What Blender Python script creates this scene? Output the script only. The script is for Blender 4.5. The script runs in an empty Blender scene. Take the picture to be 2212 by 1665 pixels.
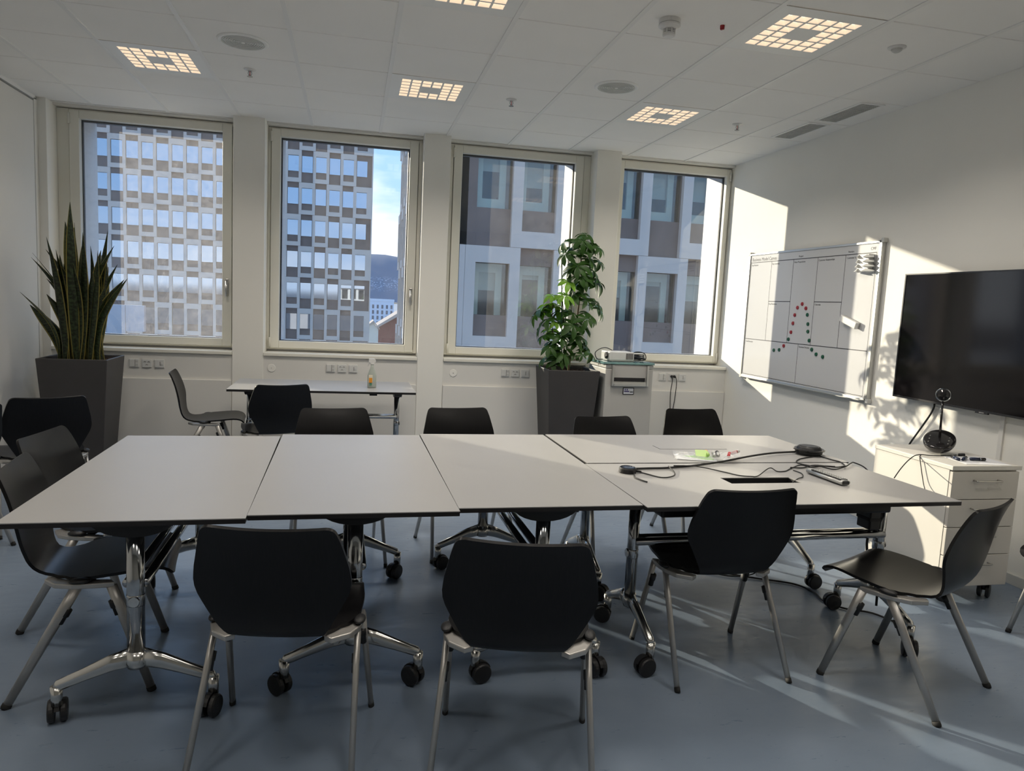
import bpy, bmesh, math, random
from mathutils import Vector, Matrix
random.seed(7)
SC = bpy.context.scene
COL = SC.collection
PI = math.pi

# ------------------------------------------------------------------ camera
CAM_H = 1.47
yaw, pitch, roll = 0.2202, 0.1114, -0.0479
fwd = Vector((math.sin(yaw)*math.cos(pitch), math.cos(yaw)*math.cos(pitch), -math.sin(pitch)))
rt0 = Vector((math.cos(yaw), -math.sin(yaw), 0)); dn0 = fwd.cross(rt0)
rt = rt0*math.cos(roll) + dn0*math.sin(roll); dn = -rt0*math.sin(roll) + dn0*math.cos(roll)
cam_d = bpy.data.cameras.new('camera'); cam = bpy.data.objects.new('camera', cam_d); COL.objects.link(cam)
cam_d.sensor_fit = 'HORIZONTAL'; cam_d.sensor_width = 36.0; cam_d.lens = 1559.44*36/2212
cam_d.clip_start = 0.05; cam_d.clip_end = 6000
M = Matrix.Identity(4)
for i, v in enumerate((rt, -dn, -fwd)):
    M[0][i], M[1][i], M[2][i] = v
M.translation = (0, 0, CAM_H); cam.matrix_world = M
SC.camera = cam

# ------------------------------------------------------------------ colour management, light paths
SC.view_settings.view_transform = 'Standard'; SC.view_settings.look = 'None'
SC.view_settings.gamma = 1.0; SC.view_settings.use_curve_mapping = False
SC.view_settings.exposure = 0.36
cy = SC.cycles
cy.max_bounces = 8; cy.diffuse_bounces = 5; cy.glossy_bounces = 3; cy.transmission_bounces = 4
cy.transparent_max_bounces = 10; cy.use_adaptive_sampling = True; cy.adaptive_threshold = .07; cy.adaptive_min_samples = 20; cy.caustics_reflective = False; cy.caustics_refractive = False
cy.sample_clamp_indirect = 4.0; cy.use_denoising = True

# ------------------------------------------------------------------ world: blue winter sky with white cloud banks
SKY_STRENGTH = 2.8
SUN_STRENGTH = 5.4
LAMP_WATT = 5.5
w = bpy.data.worlds.new('sky'); SC.world = w; w.use_nodes = True
nt = w.node_tree; nt.nodes.clear()
def N(tree, kind, **kw):
    n = tree.nodes.new(kind)
    for k, v in kw.items():
        if k.startswith('i_'):
            key = k[2:]; n.inputs[int(key) if key.isdigit() else key].default_value = v
        else: setattr(n, k, v)
    return n
def ramp(tree, stops, interp='LINEAR'):
    r = tree.nodes.new('ShaderNodeValToRGB'); r.color_ramp.interpolation = interp
    e = r.color_ramp.elements
    while len(e) < len(stops): e.new(0.5)
    for el, (p, c) in zip(e, stops):
        el.position = p; el.color = (c[0], c[1], c[2], 1) if not isinstance(c, (int, float)) else (c, c, c, 1)
    return r
tc = N(nt, 'ShaderNodeTexCoord'); sep = N(nt, 'ShaderNodeSeparateXYZ'); nt.links.new(tc.outputs['Generated'], sep.inputs[0])
blue = ramp(nt, [(0.0, (.30, .36, .46)), (.12, (.15, .25, .42)), (.4, (.12, .23, .42)), (1.0, (.09, .19, .38))])
nt.links.new(sep.outputs['Z'], blue.inputs[0])
mp = N(nt, 'ShaderNodeMapping'); mp.inputs['Scale'].default_value = (1.6, 1.6, 5.0); mp.inputs['Location'].default_value = (0.3, 0.2, 0.0)
nt.links.new(tc.outputs['Generated'], mp.inputs[0])
cl = N(nt, 'ShaderNodeTexNoise', i_Scale=1.7, i_Detail=6.0, i_Roughness=0.55); nt.links.new(mp.outputs[0], cl.inputs['Vector'])
lowb = N(nt, 'ShaderNodeMapRange'); lowb.inputs[1].default_value = 0.0; lowb.inputs[2].default_value = 0.26
lowb.inputs[3].default_value = 0.30; lowb.inputs[4].default_value = -0.10
nt.links.new(sep.outputs['Z'], lowb.inputs[0])
ahead = N(nt, 'ShaderNodeMapRange'); ahead.inputs[1].default_value = -.2; ahead.inputs[2].default_value = .7; ahead.inputs[3].default_value = -.26; ahead.inputs[4].default_value = .0
nt.links.new(sep.outputs['Y'], ahead.inputs[0])
bias = N(nt, 'ShaderNodeMath', operation='ADD'); nt.links.new(lowb.outputs[0], bias.inputs[0]); nt.links.new(ahead.outputs[0], bias.inputs[1])
addn = N(nt, 'ShaderNodeMath', operation='ADD'); nt.links.new(cl.outputs[0], addn.inputs[0]); nt.links.new(bias.outputs[0], addn.inputs[1])
clr = ramp(nt, [(.50, 0.0), (.66, 1.0)]); nt.links.new(addn.outputs[0], clr.inputs[0])
mixc = N(nt, 'ShaderNodeMixRGB'); nt.links.new(clr.outputs[0], mixc.inputs[0]); nt.links.new(blue.outputs[0], mixc.inputs[1])
mixc.inputs[2].default_value = (.40, .42, .47, 1)
gnd = ramp(nt, [(.499, (.16, .16, .17)), (.503, (1, 1, 1))])
zz = N(nt, 'ShaderNodeMath', operation='MULTIPLY_ADD'); zz.inputs[1].default_value = .5; zz.inputs[2].default_value = .5
nt.links.new(sep.outputs['Z'], zz.inputs[0]); nt.links.new(zz.outputs[0], gnd.inputs[0])
mulg = N(nt, 'ShaderNodeMixRGB', blend_type='MULTIPLY'); mulg.inputs[0].default_value = 1.0
nt.links.new(mixc.outputs[0], mulg.inputs[1]); nt.links.new(gnd.outputs[0], mulg.inputs[2])
bg = N(nt, 'ShaderNodeBackground', i_Strength=SKY_STRENGTH); out = N(nt, 'ShaderNodeOutputWorld')
nt.links.new(mulg.outputs[0], bg.inputs[0]); nt.links.new(bg.outputs[0], out.inputs[0])

# ------------------------------------------------------------------ sun: low winter sun from the left, beyond the window wall
sd = bpy.data.lights.new('sun', 'SUN'); sd.energy = SUN_STRENGTH; sd.angle = math.radians(0.53); sd.color = (1.0, .88, .70)
so = bpy.data.objects.new('sun', sd); COL.objects.link(so)
so.rotation_euler = Vector((.776, -1.0, -.32)).to_track_quat('-Z', 'Y').to_euler(); so.location = (-20, 30, 20)

# ------------------------------------------------------------------ materials
MATS = {}
def mat(name, col, rough=.6, metal=0.0, spec=.5, noise=None, bump=None, emit=None, coat=0.0, ior=None):
    """noise=(scale, amount) varies the colour, bump=(scale, strength) fine relief"""
    m = bpy.data.materials.new(name); m.use_nodes = True; t = m.node_tree; p = t.nodes['Principled BSDF']
    p.inputs['Base Color'].default_value = (*col, 1); p.inputs['Roughness'].default_value = rough
    p.inputs['Metallic'].default_value = metal; p.inputs['Specular IOR Level'].default_value = spec
    p.inputs['Coat Weight'].default_value = coat
    if ior: p.inputs['IOR'].default_value = ior
    if noise or bump:
        c = N(t, 'ShaderNodeTexCoord')
    if noise:
        n = N(t, 'ShaderNodeTexNoise', i_Scale=noise[0], i_Detail=4.0); t.links.new(c.outputs['Object'], n.inputs['Vector'])
        a = noise[1]
        r = ramp(t, [(.3, [x*(1-a) for x in col]), (.7, [min(1, x*(1+a)) for x in col])])
        t.links.new(n.outputs[0], r.inputs[0]); t.links.new(r.outputs[0], p.inputs['Base Color'])
    if bump:
        n2 = N(t, 'ShaderNodeTexNoise', i_Scale=bump[0], i_Detail=3.0); t.links.new(c.outputs['Object'], n2.inputs['Vector'])
        b = N(t, 'ShaderNodeBump', i_Strength=bump[1], i_Distance=.01); t.links.new(n2.outputs[0], b.inputs['Height']); t.links.new(b.outputs[0], p.inputs['Normal'])
    if emit:
        p.inputs['Emission Color'].default_value = (*emit[0], 1); p.inputs['Emission Strength'].default_value = emit[1]
    MATS[name] = m
    return m
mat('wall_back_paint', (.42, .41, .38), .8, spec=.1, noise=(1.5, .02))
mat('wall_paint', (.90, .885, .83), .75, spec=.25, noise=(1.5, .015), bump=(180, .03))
mat('ceiling_white', (.92, .905, .87), .85, spec=.2, noise=(2, .012), bump=(300, .04))
mat('rail_white', (.86, .85, .82), .5)
mat('plenum_dark', (.08, .08, .08), .9)
mat('panel_grey', (.80, .785, .745), .42, spec=.35, noise=(1.2, .02))
mat('frame_cream', (.84, .82, .735), .42, spec=.4)
mat('ext_white', (.78, .78, .78), .6)
mat('blind_box', (.05, .05, .055), .6)
mat('gasket_black', (.012, .012, .014), .6)
mat('steel', (.55, .54, .52), .3, metal=1.0)
mat('chrome', (.50, .51, .52), .10, metal=1.0)
mat('cast_alu', (.66, .65, .62), .2, metal=1.0)
mat('leg_silver', (.50, .485, .46), .38, metal=.75)
mat('black_plastic', (.012, .012, .013), .45)
mat('black_rubber', (.01, .01, .01), .7)
mat('black_gloss', (.012, .011, .012), .08, coat=.3)
mat('table_white', (.385, .38, .372), .38, spec=.4, noise=(3, .012), bump=(400, .015))
mat('table_edge', (.010, .009, .010), .5)
mat('pot_grey', (.055, .052, .052), .5, spec=.4, noise=(6, .06))
mat('soil', (.06, .032, .02), .95, noise=(60, .6), bump=(90, .6))
mat('white_plastic', (.72, .72, .70), .35)
mat('socket_dark', (.10, .095, .09), .5)
mat('cabinet_grey', (.50, .49, .46), .5, noise=(2, .02))
mat('cabinet_white', (.72, .70, .65), .45, noise=(2, .015))
mat('drawer_front', (.66, .63, .58), .5, noise=(2, .015))
mat('tv_black', (.008, .007, .008), .09, spec=.38)
mat('tv_bezel', (.03, .03, .032), .3)
mat('board_white', (.66, .665, .675), .18, spec=.5)
mat('alu', (.62, .62, .60), .35, metal=.9)
mat('ink', (.03, .03, .035), .6)
mat('magnet_red', (.35, .02, .03), .35)
mat('magnet_green', (.005, .10, .05), .35)
mat('detector_white', (.74, .73, .71), .4)
mat('red_lens', (.30, .005, .01), .25)
mat('vent_grey', (.60, .60, .57), .5)
mat('vent_dark', (.16, .16, .155), .8)
mat('lamp_white', (.88, .88, .85), .5)
mat('lamp_cell', (.80, .70, .56), .4, emit=((1.0, .76, .55), .50))
mat('lamp_cell_top', (.9, .85, .75), .4, emit=((1.0, .85, .68), .98))
mat('cable_black', (.012, .012, .012), .5)
mat('cable_grey', (.35, .35, .34), .5)
mat('paper', (.76, .77, .80), .8)
mat('lime', (.25, .62, .03), .4)
mat('lime_pale', (.55, .80, .25), .4)
mat('orange', (.85, .38, .03), .5)
mat('red_plastic', (.55, .02, .03), .3)
mat('navy', (.01, .018, .05), .3)
mat('bottle_body', (.42, .46, .42), .3)
mat('label_orange', (.75, .30, .03), .5)
mat('label_cream', (.80, .74, .60), .5)
mat('label_green', (.08, .25, .16), .5)
mat('violet_ink', (.10, .08, .22), .6)
mat('bark', (.16, .105, .06), .8, noise=(30, .4))
mat('stick_green', (.01, .05, .035), .5)
mat('ground', (.42, .41, .40), .95, noise=(.05, .2))
mat('facade_light', (.74, .585, .48), .7, noise=(.6, .05))
mat('facade_brown', (.235, .155, .12), .75, noise=(1.5, .12))
mat('facade_inner', (.82, .80, .72), .7)
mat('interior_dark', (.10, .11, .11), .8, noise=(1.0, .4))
mat('house_white', (.72, .74, .80), .8)
mat('house_cream', (.75, .68, .55), .8)
mat('house_red', (.20, .05, .04), .8, noise=(3, .2))
mat('roof_tile', (.45, .36, .30), .8)
mat('house_window', (.10, .12, .16), .3)
mat('concrete', (.50, .50, .53), .8, noise=(1.0, .06))

# black stained plywood of the chair shells: faint grain
m = mat('ply_black', (.004, .004, .0045), .31, spec=.28); t = m.node_tree; p = t.nodes['Principled BSDF']
c = N(t, 'ShaderNodeTexCoord'); mpp = N(t, 'ShaderNodeMapping'); mpp.inputs['Scale'].default_value = (40, 4, 4); t.links.new(c.outputs['Object'], mpp.inputs[0])
n = N(t, 'ShaderNodeTexNoise', i_Scale=6.0, i_Detail=5.0); t.links.new(mpp.outputs[0], n.inputs['Vector'])
r = ramp(t, [(.35, (.0045, .0045, .005)), (.7, (.008, .0075, .0078))]); t.links.new(n.outputs[0], r.inputs[0]); t.links.new(r.outputs[0], p.inputs['Base Color'])

# blue-grey linoleum: speckles, faint scuffs, slight gloss
m = mat('linoleum', (.20, .235, .295), .34, spec=.45); t = m.node_tree; p = t.nodes['Principled BSDF']
c = N(t, 'ShaderNodeTexCoord')
n1 = N(t, 'ShaderNodeTexNoise', i_Scale=1.3, i_Detail=5.0); t.links.new(c.outputs['Object'], n1.inputs['Vector'])
r1 = ramp(t, [(.3, (.165, .215, .285)), (.7, (.22, .275, .355))]); t.links.new(n1.outputs[0], r1.inputs[0])
v = N(t, 'ShaderNodeTexVoronoi', i_Scale=55.0); t.links.new(c.outputs['Object'], v.inputs['Vector'])
r2 = ramp(t, [(.0, 1.0), (.10, 0.0)]); t.links.new(v.outputs['Distance'], r2.inputs[0])
mx = N(t, 'ShaderNodeMixRGB'); mul = N(t, 'ShaderNodeMath', operation='MULTIPLY'); mul.inputs[1].default_value = .30
t.links.new(r2.outputs[0], mul.inputs[0]); t.links.new(mul.outputs[0], mx.inputs[0]); t.links.new(r1.outputs[0], mx.inputs[1]); mx.inputs[2].default_value = (.33, .38, .45, 1)
mps = N(t, 'ShaderNodeMapping'); mps.inputs['Scale'].default_value = (3, 11, 1); mps.inputs['Rotation'].default_value = (0, 0, .7); t.links.new(c.outputs['Object'], mps.inputs[0])
n3 = N(t, 'ShaderNodeTexNoise', i_Scale=2.5, i_Detail=8.0, i_Roughness=.7); t.links.new(mps.outputs[0], n3.inputs['Vector'])
r3 = ramp(t, [(.35, .27), (.75, .46)]); t.links.new(n3.outputs[0], r3.inputs[0]); t.links.new(r3.outputs[0], p.inputs['Roughness'])
t.links.new(mx.outputs[0], p.inputs['Base Color'])

# leaves
def leaf_mat(name, base, edge, edge_at, band):
    m = mat(name, base, .42, spec=.4); t = m.node_tree; p = t.nodes['Principled BSDF']
    uv = N(t, 'ShaderNodeUVMap'); s = N(t, 'ShaderNodeSeparateXYZ'); t.links.new(uv.outputs[0], s.inputs[0])
    a = N(t, 'ShaderNodeMath', operation='SUBTRACT'); a.inputs[1].default_value = .5; t.links.new(s.outputs['X'], a.inputs[0])
    b = N(t, 'ShaderNodeMath', operation='ABSOLUTE'); t.links.new(a.outputs[0], b.inputs[0])
    r = ramp(t, [(edge_at, 0.0), (edge_at+.04, 1.0)]); t.links.new(b.outputs[0], r.inputs[0])
    mp_ = N(t, 'ShaderNodeMapping'); mp_.inputs['Scale'].default_value = (2, 34, 1); t.links.new(uv.outputs[0], mp_.inputs[0])
    n = N(t, 'ShaderNodeTexNoise', i_Scale=1.4, i_Detail=3.0); t.links.new(mp_.outputs[0], n.inputs['Vector'])
    r2 = ramp(t, [(.42, [x*(1-band) for x in base]), (.6, [x*(1+band) for x in base])]); t.links.new(n.outputs[0], r2.inputs[0])
    mx = N(t, 'ShaderNodeMixRGB'); t.links.new(r.outputs[0], mx.inputs[0]); t.links.new(r2.outputs[0], mx.inputs[1]); mx.inputs[2].default_value = (*edge, 1)
    t.links.new(mx.outputs[0], p.inputs['Base Color'])
    tr = N(t, 'ShaderNodeBsdfTranslucent'); t.links.new(mx.outputs[0], tr.inputs[0])
    ms = N(t, 'ShaderNodeMixShader', i_0=.22); t.links.new(p.outputs[0], ms.inputs[1]); t.links.new(tr.outputs[0], ms.inputs[2])
    t.links.new(ms.outputs[0], t.nodes['Material Output'].inputs[0])
leaf_mat('snake_leaf', (.024, .036, .015), (.26, .21, .05), .40, .55)
leaf_mat('umbrella_leaf', (.03, .085, .012), (.04, .10, .016), .47, .2)
leaf_mat('umbrella_leaf_backlit', (.16, .34, .03), (.18, .36, .05), .47, .15)  # bright copy of the leaf green, sunlight shining through put into the colour

# window glass: clear with surface reflection, dusted on the outside
def glass_mat(name, dust, scale=9.0):
    m = bpy.data.materials.new(name); m.use_nodes = True; t = m.node_tree; t.nodes.clear(); MATS[name] = m
    o = N(t, 'ShaderNodeOutputMaterial'); tr = N(t, 'ShaderNodeBsdfTransparent'); tr.inputs[0].default_value = (.93, .96, .95, 1)
    gl = N(t, 'ShaderNodeBsdfGlossy', i_Roughness=.0); fr = N(t, 'ShaderNodeFresnel', i_IOR=2.05)
    ms = N(t, 'ShaderNodeMixShader'); t.links.new(fr.outputs[0], ms.inputs[0]); t.links.new(tr.outputs[0], ms.inputs[1]); t.links.new(gl.outputs[0], ms.inputs[2])
    du = N(t, 'ShaderNodeBsdfTranslucent'); du.inputs[0].default_value = (.95, .92, .85, 1)
    c = N(t, 'ShaderNodeTexCoord'); n = N(t, 'ShaderNodeTexNoise', i_Scale=scale, i_Detail=8.0, i_Roughness=.75); t.links.new(c.outputs['Object'], n.inputs['Vector'])
    r = ramp(t, [(.30, dust*.55), (.62, dust*1.2), (.80, dust*2.6)]); t.links.new(n.outputs[0], r.inputs[0])
    m2 = N(t, 'ShaderNodeMixShader'); t.links.new(r.outputs[0], m2.inputs[0]); t.links.new(ms.outputs[0], m2.inputs[1]); t.links.new(du.outputs[0], m2.inputs[2])
    t.links.new(m2.outputs[0], o.inputs[0])
glass_mat('pane_dusty', .115, 22.0); glass_mat('pane_light_dust', .04); glass_mat('pane_clean', .014)
def mirror_pane(name, tint, fac, dark):
    m = bpy.data.materials.new(name); m.use_nodes = True; t = m.node_tree; t.nodes.clear(); MATS[name] = m
    o = N(t, 'ShaderNodeOutputMaterial'); d = N(t, 'ShaderNodeBsdfDiffuse'); d.inputs[0].default_value = (*dark, 1)
    g = N(t, 'ShaderNodeBsdfGlossy', i_Roughness=.02); g.inputs[0].default_value = (*tint, 1)
    ms = N(t, 'ShaderNodeMixShader', i_0=fac); t.links.new(d.outputs[0], ms.inputs[1]); t.links.new(g.outputs[0], ms.inputs[2]); t.links.new(ms.outputs[0], o.inputs[0])
mirror_pane('tower_pane', (.85, .92, 1.0), .55, (.05, .06, .08))
mirror_pane('near_glass', (1, 1, 1), .5, (.02, .03, .03))
m = bpy.data.materials.new('near_pane'); m.use_nodes = True; t = m.node_tree; t.nodes.clear(); MATS['near_pane'] = m
o = N(t, 'ShaderNodeOutputMaterial'); tr = N(t, 'ShaderNodeBsdfTransparent'); tr.inputs[0].default_value = (.88, .90, .86, 1)
gl = N(t, 'ShaderNodeBsdfGlossy', i_Roughness=.01); ms = N(t, 'ShaderNodeMixShader', i_0=.07)
t.links.new(tr.outputs[0], ms.inputs[1]); t.links.new(gl.outputs[0], ms.inputs[2]); t.links.new(ms.outputs[0], o.inputs[0])
m = bpy.data.materials.new('green_glass'); m.use_nodes = True; t = m.node_tree; p = t.nodes['Principled BSDF']; MATS['green_glass'] = m
p.inputs['Base Color'].default_value = (.35, .62, .62, 1); p.inputs['Roughness'].default_value = .05; p.inputs['Transmission Weight'].default_value = .6
m = bpy.data.materials.new('clear_film'); m.use_nodes = True; t = m.node_tree; p = t.nodes['Principled BSDF']; MATS['clear_film'] = m
p.inputs['Base Color'].default_value = (.9, .92, .9, 1); p.inputs['Roughness'].default_value = .12; p.inputs['Alpha'].default_value = .42
# wooded hill, aerial haze put into its blue-grey colour, with a pale village band
m = mat('hill_haze_wood', (.13, .16, .21), .95); t = m.node_tree; p = t.nodes['Principled BSDF']
c = N(t, 'ShaderNodeTexCoord'); n = N(t, 'ShaderNodeTexVoronoi', i_Scale=.12); t.links.new(c.outputs['Object'], n.inputs['Vector'])
s = N(t, 'ShaderNodeSeparateXYZ'); t.links.new(c.outputs['Object'], s.inputs[0])
bd = ramp(t, [(.0, 0.0), (.25, .9), (.40, .9), (.55, 0.0)]); mr = N(t, 'ShaderNodeMapRange'); mr.inputs[1].default_value = 20; mr.inputs[2].default_value = 130
t.links.new(s.outputs['Z'], mr.inputs[0]); t.links.new(mr.outputs[0], bd.inputs[0])
sp = ramp(t, [(.22, 1.0), (.42, 0.0)]); t.links.new(n.outputs['Distance'], sp.inputs[0])
ml = N(t, 'ShaderNodeMath', operation='MULTIPLY'); t.links.new(bd.outputs[0], ml.inputs[0]); t.links.new(sp.outputs[0], ml.inputs[1])
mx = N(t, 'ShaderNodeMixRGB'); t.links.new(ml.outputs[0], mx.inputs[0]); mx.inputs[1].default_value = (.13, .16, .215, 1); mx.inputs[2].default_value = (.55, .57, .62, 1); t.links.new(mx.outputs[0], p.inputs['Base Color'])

# ------------------------------------------------------------------ mesh helpers
def finish(name, bm, material, parent=None, smooth=False, bevel=0.0):
    me = bpy.data.meshes.new(name); bmesh.ops.recalc_face_normals(bm, faces=bm.faces[:]); bm.to_mesh(me); bm.free()
    if smooth:
        for pl in me.polygons: pl.use_smooth = True
    return link(name, me, material, parent, bevel)
def link(name, me, material, parent=None, bevel=0.0):
    if material and not me.materials: me.materials.append(MATS[material])
    o = bpy.data.objects.new(name, me); COL.objects.link(o)
    if parent: o.parent = parent
    if bevel:
        b = o.modifiers.new('bevel', 'BEVEL'); b.width = bevel; b.segments = 2; b.limit_method = 'ANGLE'
    return o
def bx(bm, x0, x1, y0, y1, z0, z1):
    v = [bm.verts.new(c) for c in ((x0, y0, z0), (x1, y0, z0), (x1, y1, z0), (x0, y1, z0), (x0, y0, z1), (x1, y0, z1), (x1, y1, z1), (x0, y1, z1))]
    for f in ((0, 3, 2, 1), (4, 5, 6, 7), (0, 1, 5, 4), (1, 2, 6, 5), (2, 3, 7, 6), (3, 0, 4, 7)): bm.faces.new([v[i] for i in f])
def box(name, b, material, parent=None, bevel=0.0):
    bm = bmesh.new(); bx(bm, *b); return finish(name, bm, material, parent, bevel=bevel)
def ring(bm, X0, X1, Z0, Z1, x0, x1, z0, z1, y0, y1):
    """rectangular frame in the xz plane, outer X0..Z1, opening x0..z1, depth y0..y1"""
    for a in ((X0, x0, Z0, Z1), (x1, X1, Z0, Z1), (x0, x1, Z0, z0), (x0, x1, z1, Z1)):
        if a[1]-a[0] > 1e-5 and a[3]-a[2] > 1e-5: bx(bm, a[0], a[1], y0, y1, a[2], a[3])
def tube(bm, pts, rad, seg=10, ry=None, cap=True, up=None):
    """sweep an ellipse (rad x ry) along pts; rad may be a list"""
    pts = [Vector(q) for q in pts]; n = len(pts)
    rads = rad if isinstance(rad, (list, tuple)) else [rad]*n
    rys = ry if isinstance(ry, (list, tuple)) else [ry]*n
    rings = []; prev = None
    for i, q in enumerate(pts):
        d = (pts[min(i+1, n-1)]-pts[max(i-1, 0)]).normalized()
        if prev is None:
            u = Vector(up) if up else (Vector((0, 0, 1)) if abs(d.z) < .95 else Vector((1, 0, 0)))
        else: u = prev
        u = (u-d*u.dot(d))
        if u.length < 1e-6: u = d.orthogonal()
        u.normalize(); prev = u; s = d.cross(u)
        a, b = rads[i], (rys[i] if rys[i] else rads[i])
        rings.append([bm.verts.new(q+u*(math.cos(2*PI*k/seg)*a)+s*(math.sin(2*PI*k/seg)*b)) for k in range(seg)])
    for i in range(n-1):
        for k in range(seg):
            bm.faces.new((rings[i][k], rings[i][(k+1) % seg], rings[i+1][(k+1) % seg], rings[i+1][k]))
    if cap:
        bm.faces.new(rings[0][::-1]); bm.faces.new(rings[-1])
def spline(pts, n=6):
    pts = [Vector(q) for q in pts]; out = []
    P = [pts[0]]+pts+[pts[-1]]
    for i in range(1, len(P)-2):
        a, b, c, d = P[i-1], P[i], P[i+1], P[i+2]
        for k in range(n):
            s = k/n
            out.append(.5*((2*b)+(c-a)*s+(2*a-5*b+4*c-d)*s*s+(3*b-a-3*c+d)*s**3))
    out.append(pts[-1]); return out
def lathe(bm, prof, seg=24, c=(0, 0, 0), axis='z'):
    rows = []
    for r, z in prof:
        row = []
        for k in range(seg):
            a = 2*PI*k/seg
            q = (r*math.cos(a), r*math.sin(a), z)
            if axis == 'x': q = (q[2], q[0], q[1])
            if axis == 'y': q = (q[0], q[2], q[1])
            row.append(bm.verts.new((q[0]+c[0], q[1]+c[1], q[2]+c[2])))
        rows.append(row)
    for i in range(len(rows)-1):
        for k in range(seg):
            bm.faces.new((rows[i][k], rows[i][(k+1) % seg], rows[i+1][(k+1) % seg], rows[i+1][k]))
    if prof[0][0] > 1e-5: bm.faces.new(rows[0][::-1])
    if prof[-1][0] > 1e-5: bm.faces.new(rows[-1])
def lathed(name, prof, material, parent=None, seg=24, c=(0, 0, 0), axis='z'):
    bm = bmesh.new(); lathe(bm, prof, seg, c, axis)
    bmesh.ops.remove_doubles(bm, verts=bm.verts[:], dist=1e-6)
    return finish(name, bm, material, parent, smooth=False)
def tubed(name, pts, r, material, parent=None, seg=8, ry=None, up=None):
    bm = bmesh.new(); tube(bm, pts, r, seg, ry, True, up); return finish(name, bm, material, parent, smooth=True)
def prism(bm, poly, y0, y1):
    """poly of (x,z) extruded in y"""
    a = [bm.verts.new((x, y0, z)) for x, z in poly]; b = [bm.verts.new((x, y1, z)) for x, z in poly]
    bm.faces.new(a); bm.faces.new(b[::-1]); n = len(poly)
    for i in range(n): bm.faces.new((a[i], b[i], b[(i+1) % n], a[(i+1) % n]))
def tag(o, label=None, cat=None, group=None, kind=None):
    if label: o['label'] = label
    if cat: o['category'] = cat
    if group: o['group'] = group
    if kind: o['kind'] = kind
    return o
def thing(name, label, cat, loc=(0, 0, 0), rz=0.0, group=None, kind=None):
    o = bpy.data.objects.new(name, None); COL.objects.link(o); o.empty_display_size = .1
    o.location = loc; o.rotation_euler = (0, 0, rz)
    return tag(o, label, cat, group, kind)
def dup(root, loc, rz, label=None):
    r = root.copy(); COL.objects.link(r); r.location = loc; r.rotation_euler = (0, 0, rz)
    if label: r['label'] = label
    for ch in root.children:
        c = ch.copy(); COL.objects.link(c); c.parent = r
        for g in ch.children:
            d = g.copy(); COL.objects.link(d); d.parent = c
    return r
def text_mesh(name, s, size, material, parent, loc, rot, align='LEFT'):
    cu = bpy.data.curves.new(name, 'FONT'); cu.body = s; cu.size = size; cu.extrude = .0004; cu.align_x = align
    ob = bpy.data.objects.new(name, cu); COL.objects.link(ob)
    dg = bpy.context.evaluated_depsgraph_get(); me = bpy.data.meshes.new_from_object(ob.evaluated_get(dg))
    bpy.data.objects.remove(ob); me.materials.clear()
    o = link(name, me, material, parent); o.location = loc; o.rotation_euler = rot
    return o

# ================================================================== THE ROOM
XL, XR, YB, ZC = -2.58, 3.76, -1.6, 2.979
WY, WR = 6.82, -.017                      # window wall: pillar front at x = 0, slight skew
def wy(x): return WY + WR*x
def s_struct(o): o['kind'] = 'structure'; return o

s_struct(box('floor', (XL-.1, XR+.1, YB-.1, 7.3, -.1, 0), 'linoleum'))
# ---- ceiling: slab, metal tiles, rails
ceil = s_struct(box('ceiling', (XL-.1, XR+.1, YB-.1, 7.5, ZC+.022, ZC+.2), 'plenum_dark'))
gx = [XL]+[-2.193+.6*i for i in range(10)]+[XR]
gy = [6.941-.6*j for j in range(15)]
tile_cache = {}
LAMP_X, LAMP_Y = (-1.293, .507, 2.307), (5.441, 3.641, 1.841, .041)
for i in range(len(gx)-1):
    for j in range(len(gy)-1):
        if any(abs((gx[i]+gx[i+1])/2-lx) < .1 for lx in LAMP_X) and any(abs((gy[j]+gy[j+1])/2-ly) < .1 for ly in LAMP_Y[:2]):
            if not (abs((gx[i]+gx[i+1])/2-LAMP_X[0]) < .1 and abs((gy[j]+gy[j+1])/2-LAMP_Y[1]) < .1): continue
        x0, x1, y1, y0 = gx[i]+.0105, gx[i+1]-.0105, gy[j]-.0032, gy[j+1]+.0032
        if i == 0: x0 = gx[i]
        if i == len(gx)-2: x1 = gx[i+1]
        k = (round(x1-x0, 3), round(y1-y0, 3))
        if k not in tile_cache:
            bm = bmesh.new(); bx(bm, -k[0]/2, k[0]/2, -k[1]/2, k[1]/2, 0, .02)
            bmesh.ops.bevel(bm, geom=[e for e in bm.edges if abs(e.verts[0].co.z) < 1e-6 and abs(e.verts[1].co.z) < 1e-6], offset=.003, segments=1, affect='EDGES')
            me = bpy.data.meshes.new('ceiling_tile'); bmesh.ops.recalc_face_normals(bm, faces=bm.faces[:]); bm.to_mesh(me); bm.free(); tile_cache[k] = me
        o = link('ceiling_tile', tile_cache[k], 'ceiling_white', ceil); o.location = ((x0+x1)/2, (y0+y1)/2, ZC)
for x in gx[1:-1]: box('ceiling_rail', (x-.0135, x+.0135, YB, 6.941, ZC-.005, ZC+.02), 'rail_white', ceil)
box('edge_trim', (XL, XR, 6.944, 7.06, ZC-.002, ZC+.021), 'rail_white', ceil)

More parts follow.
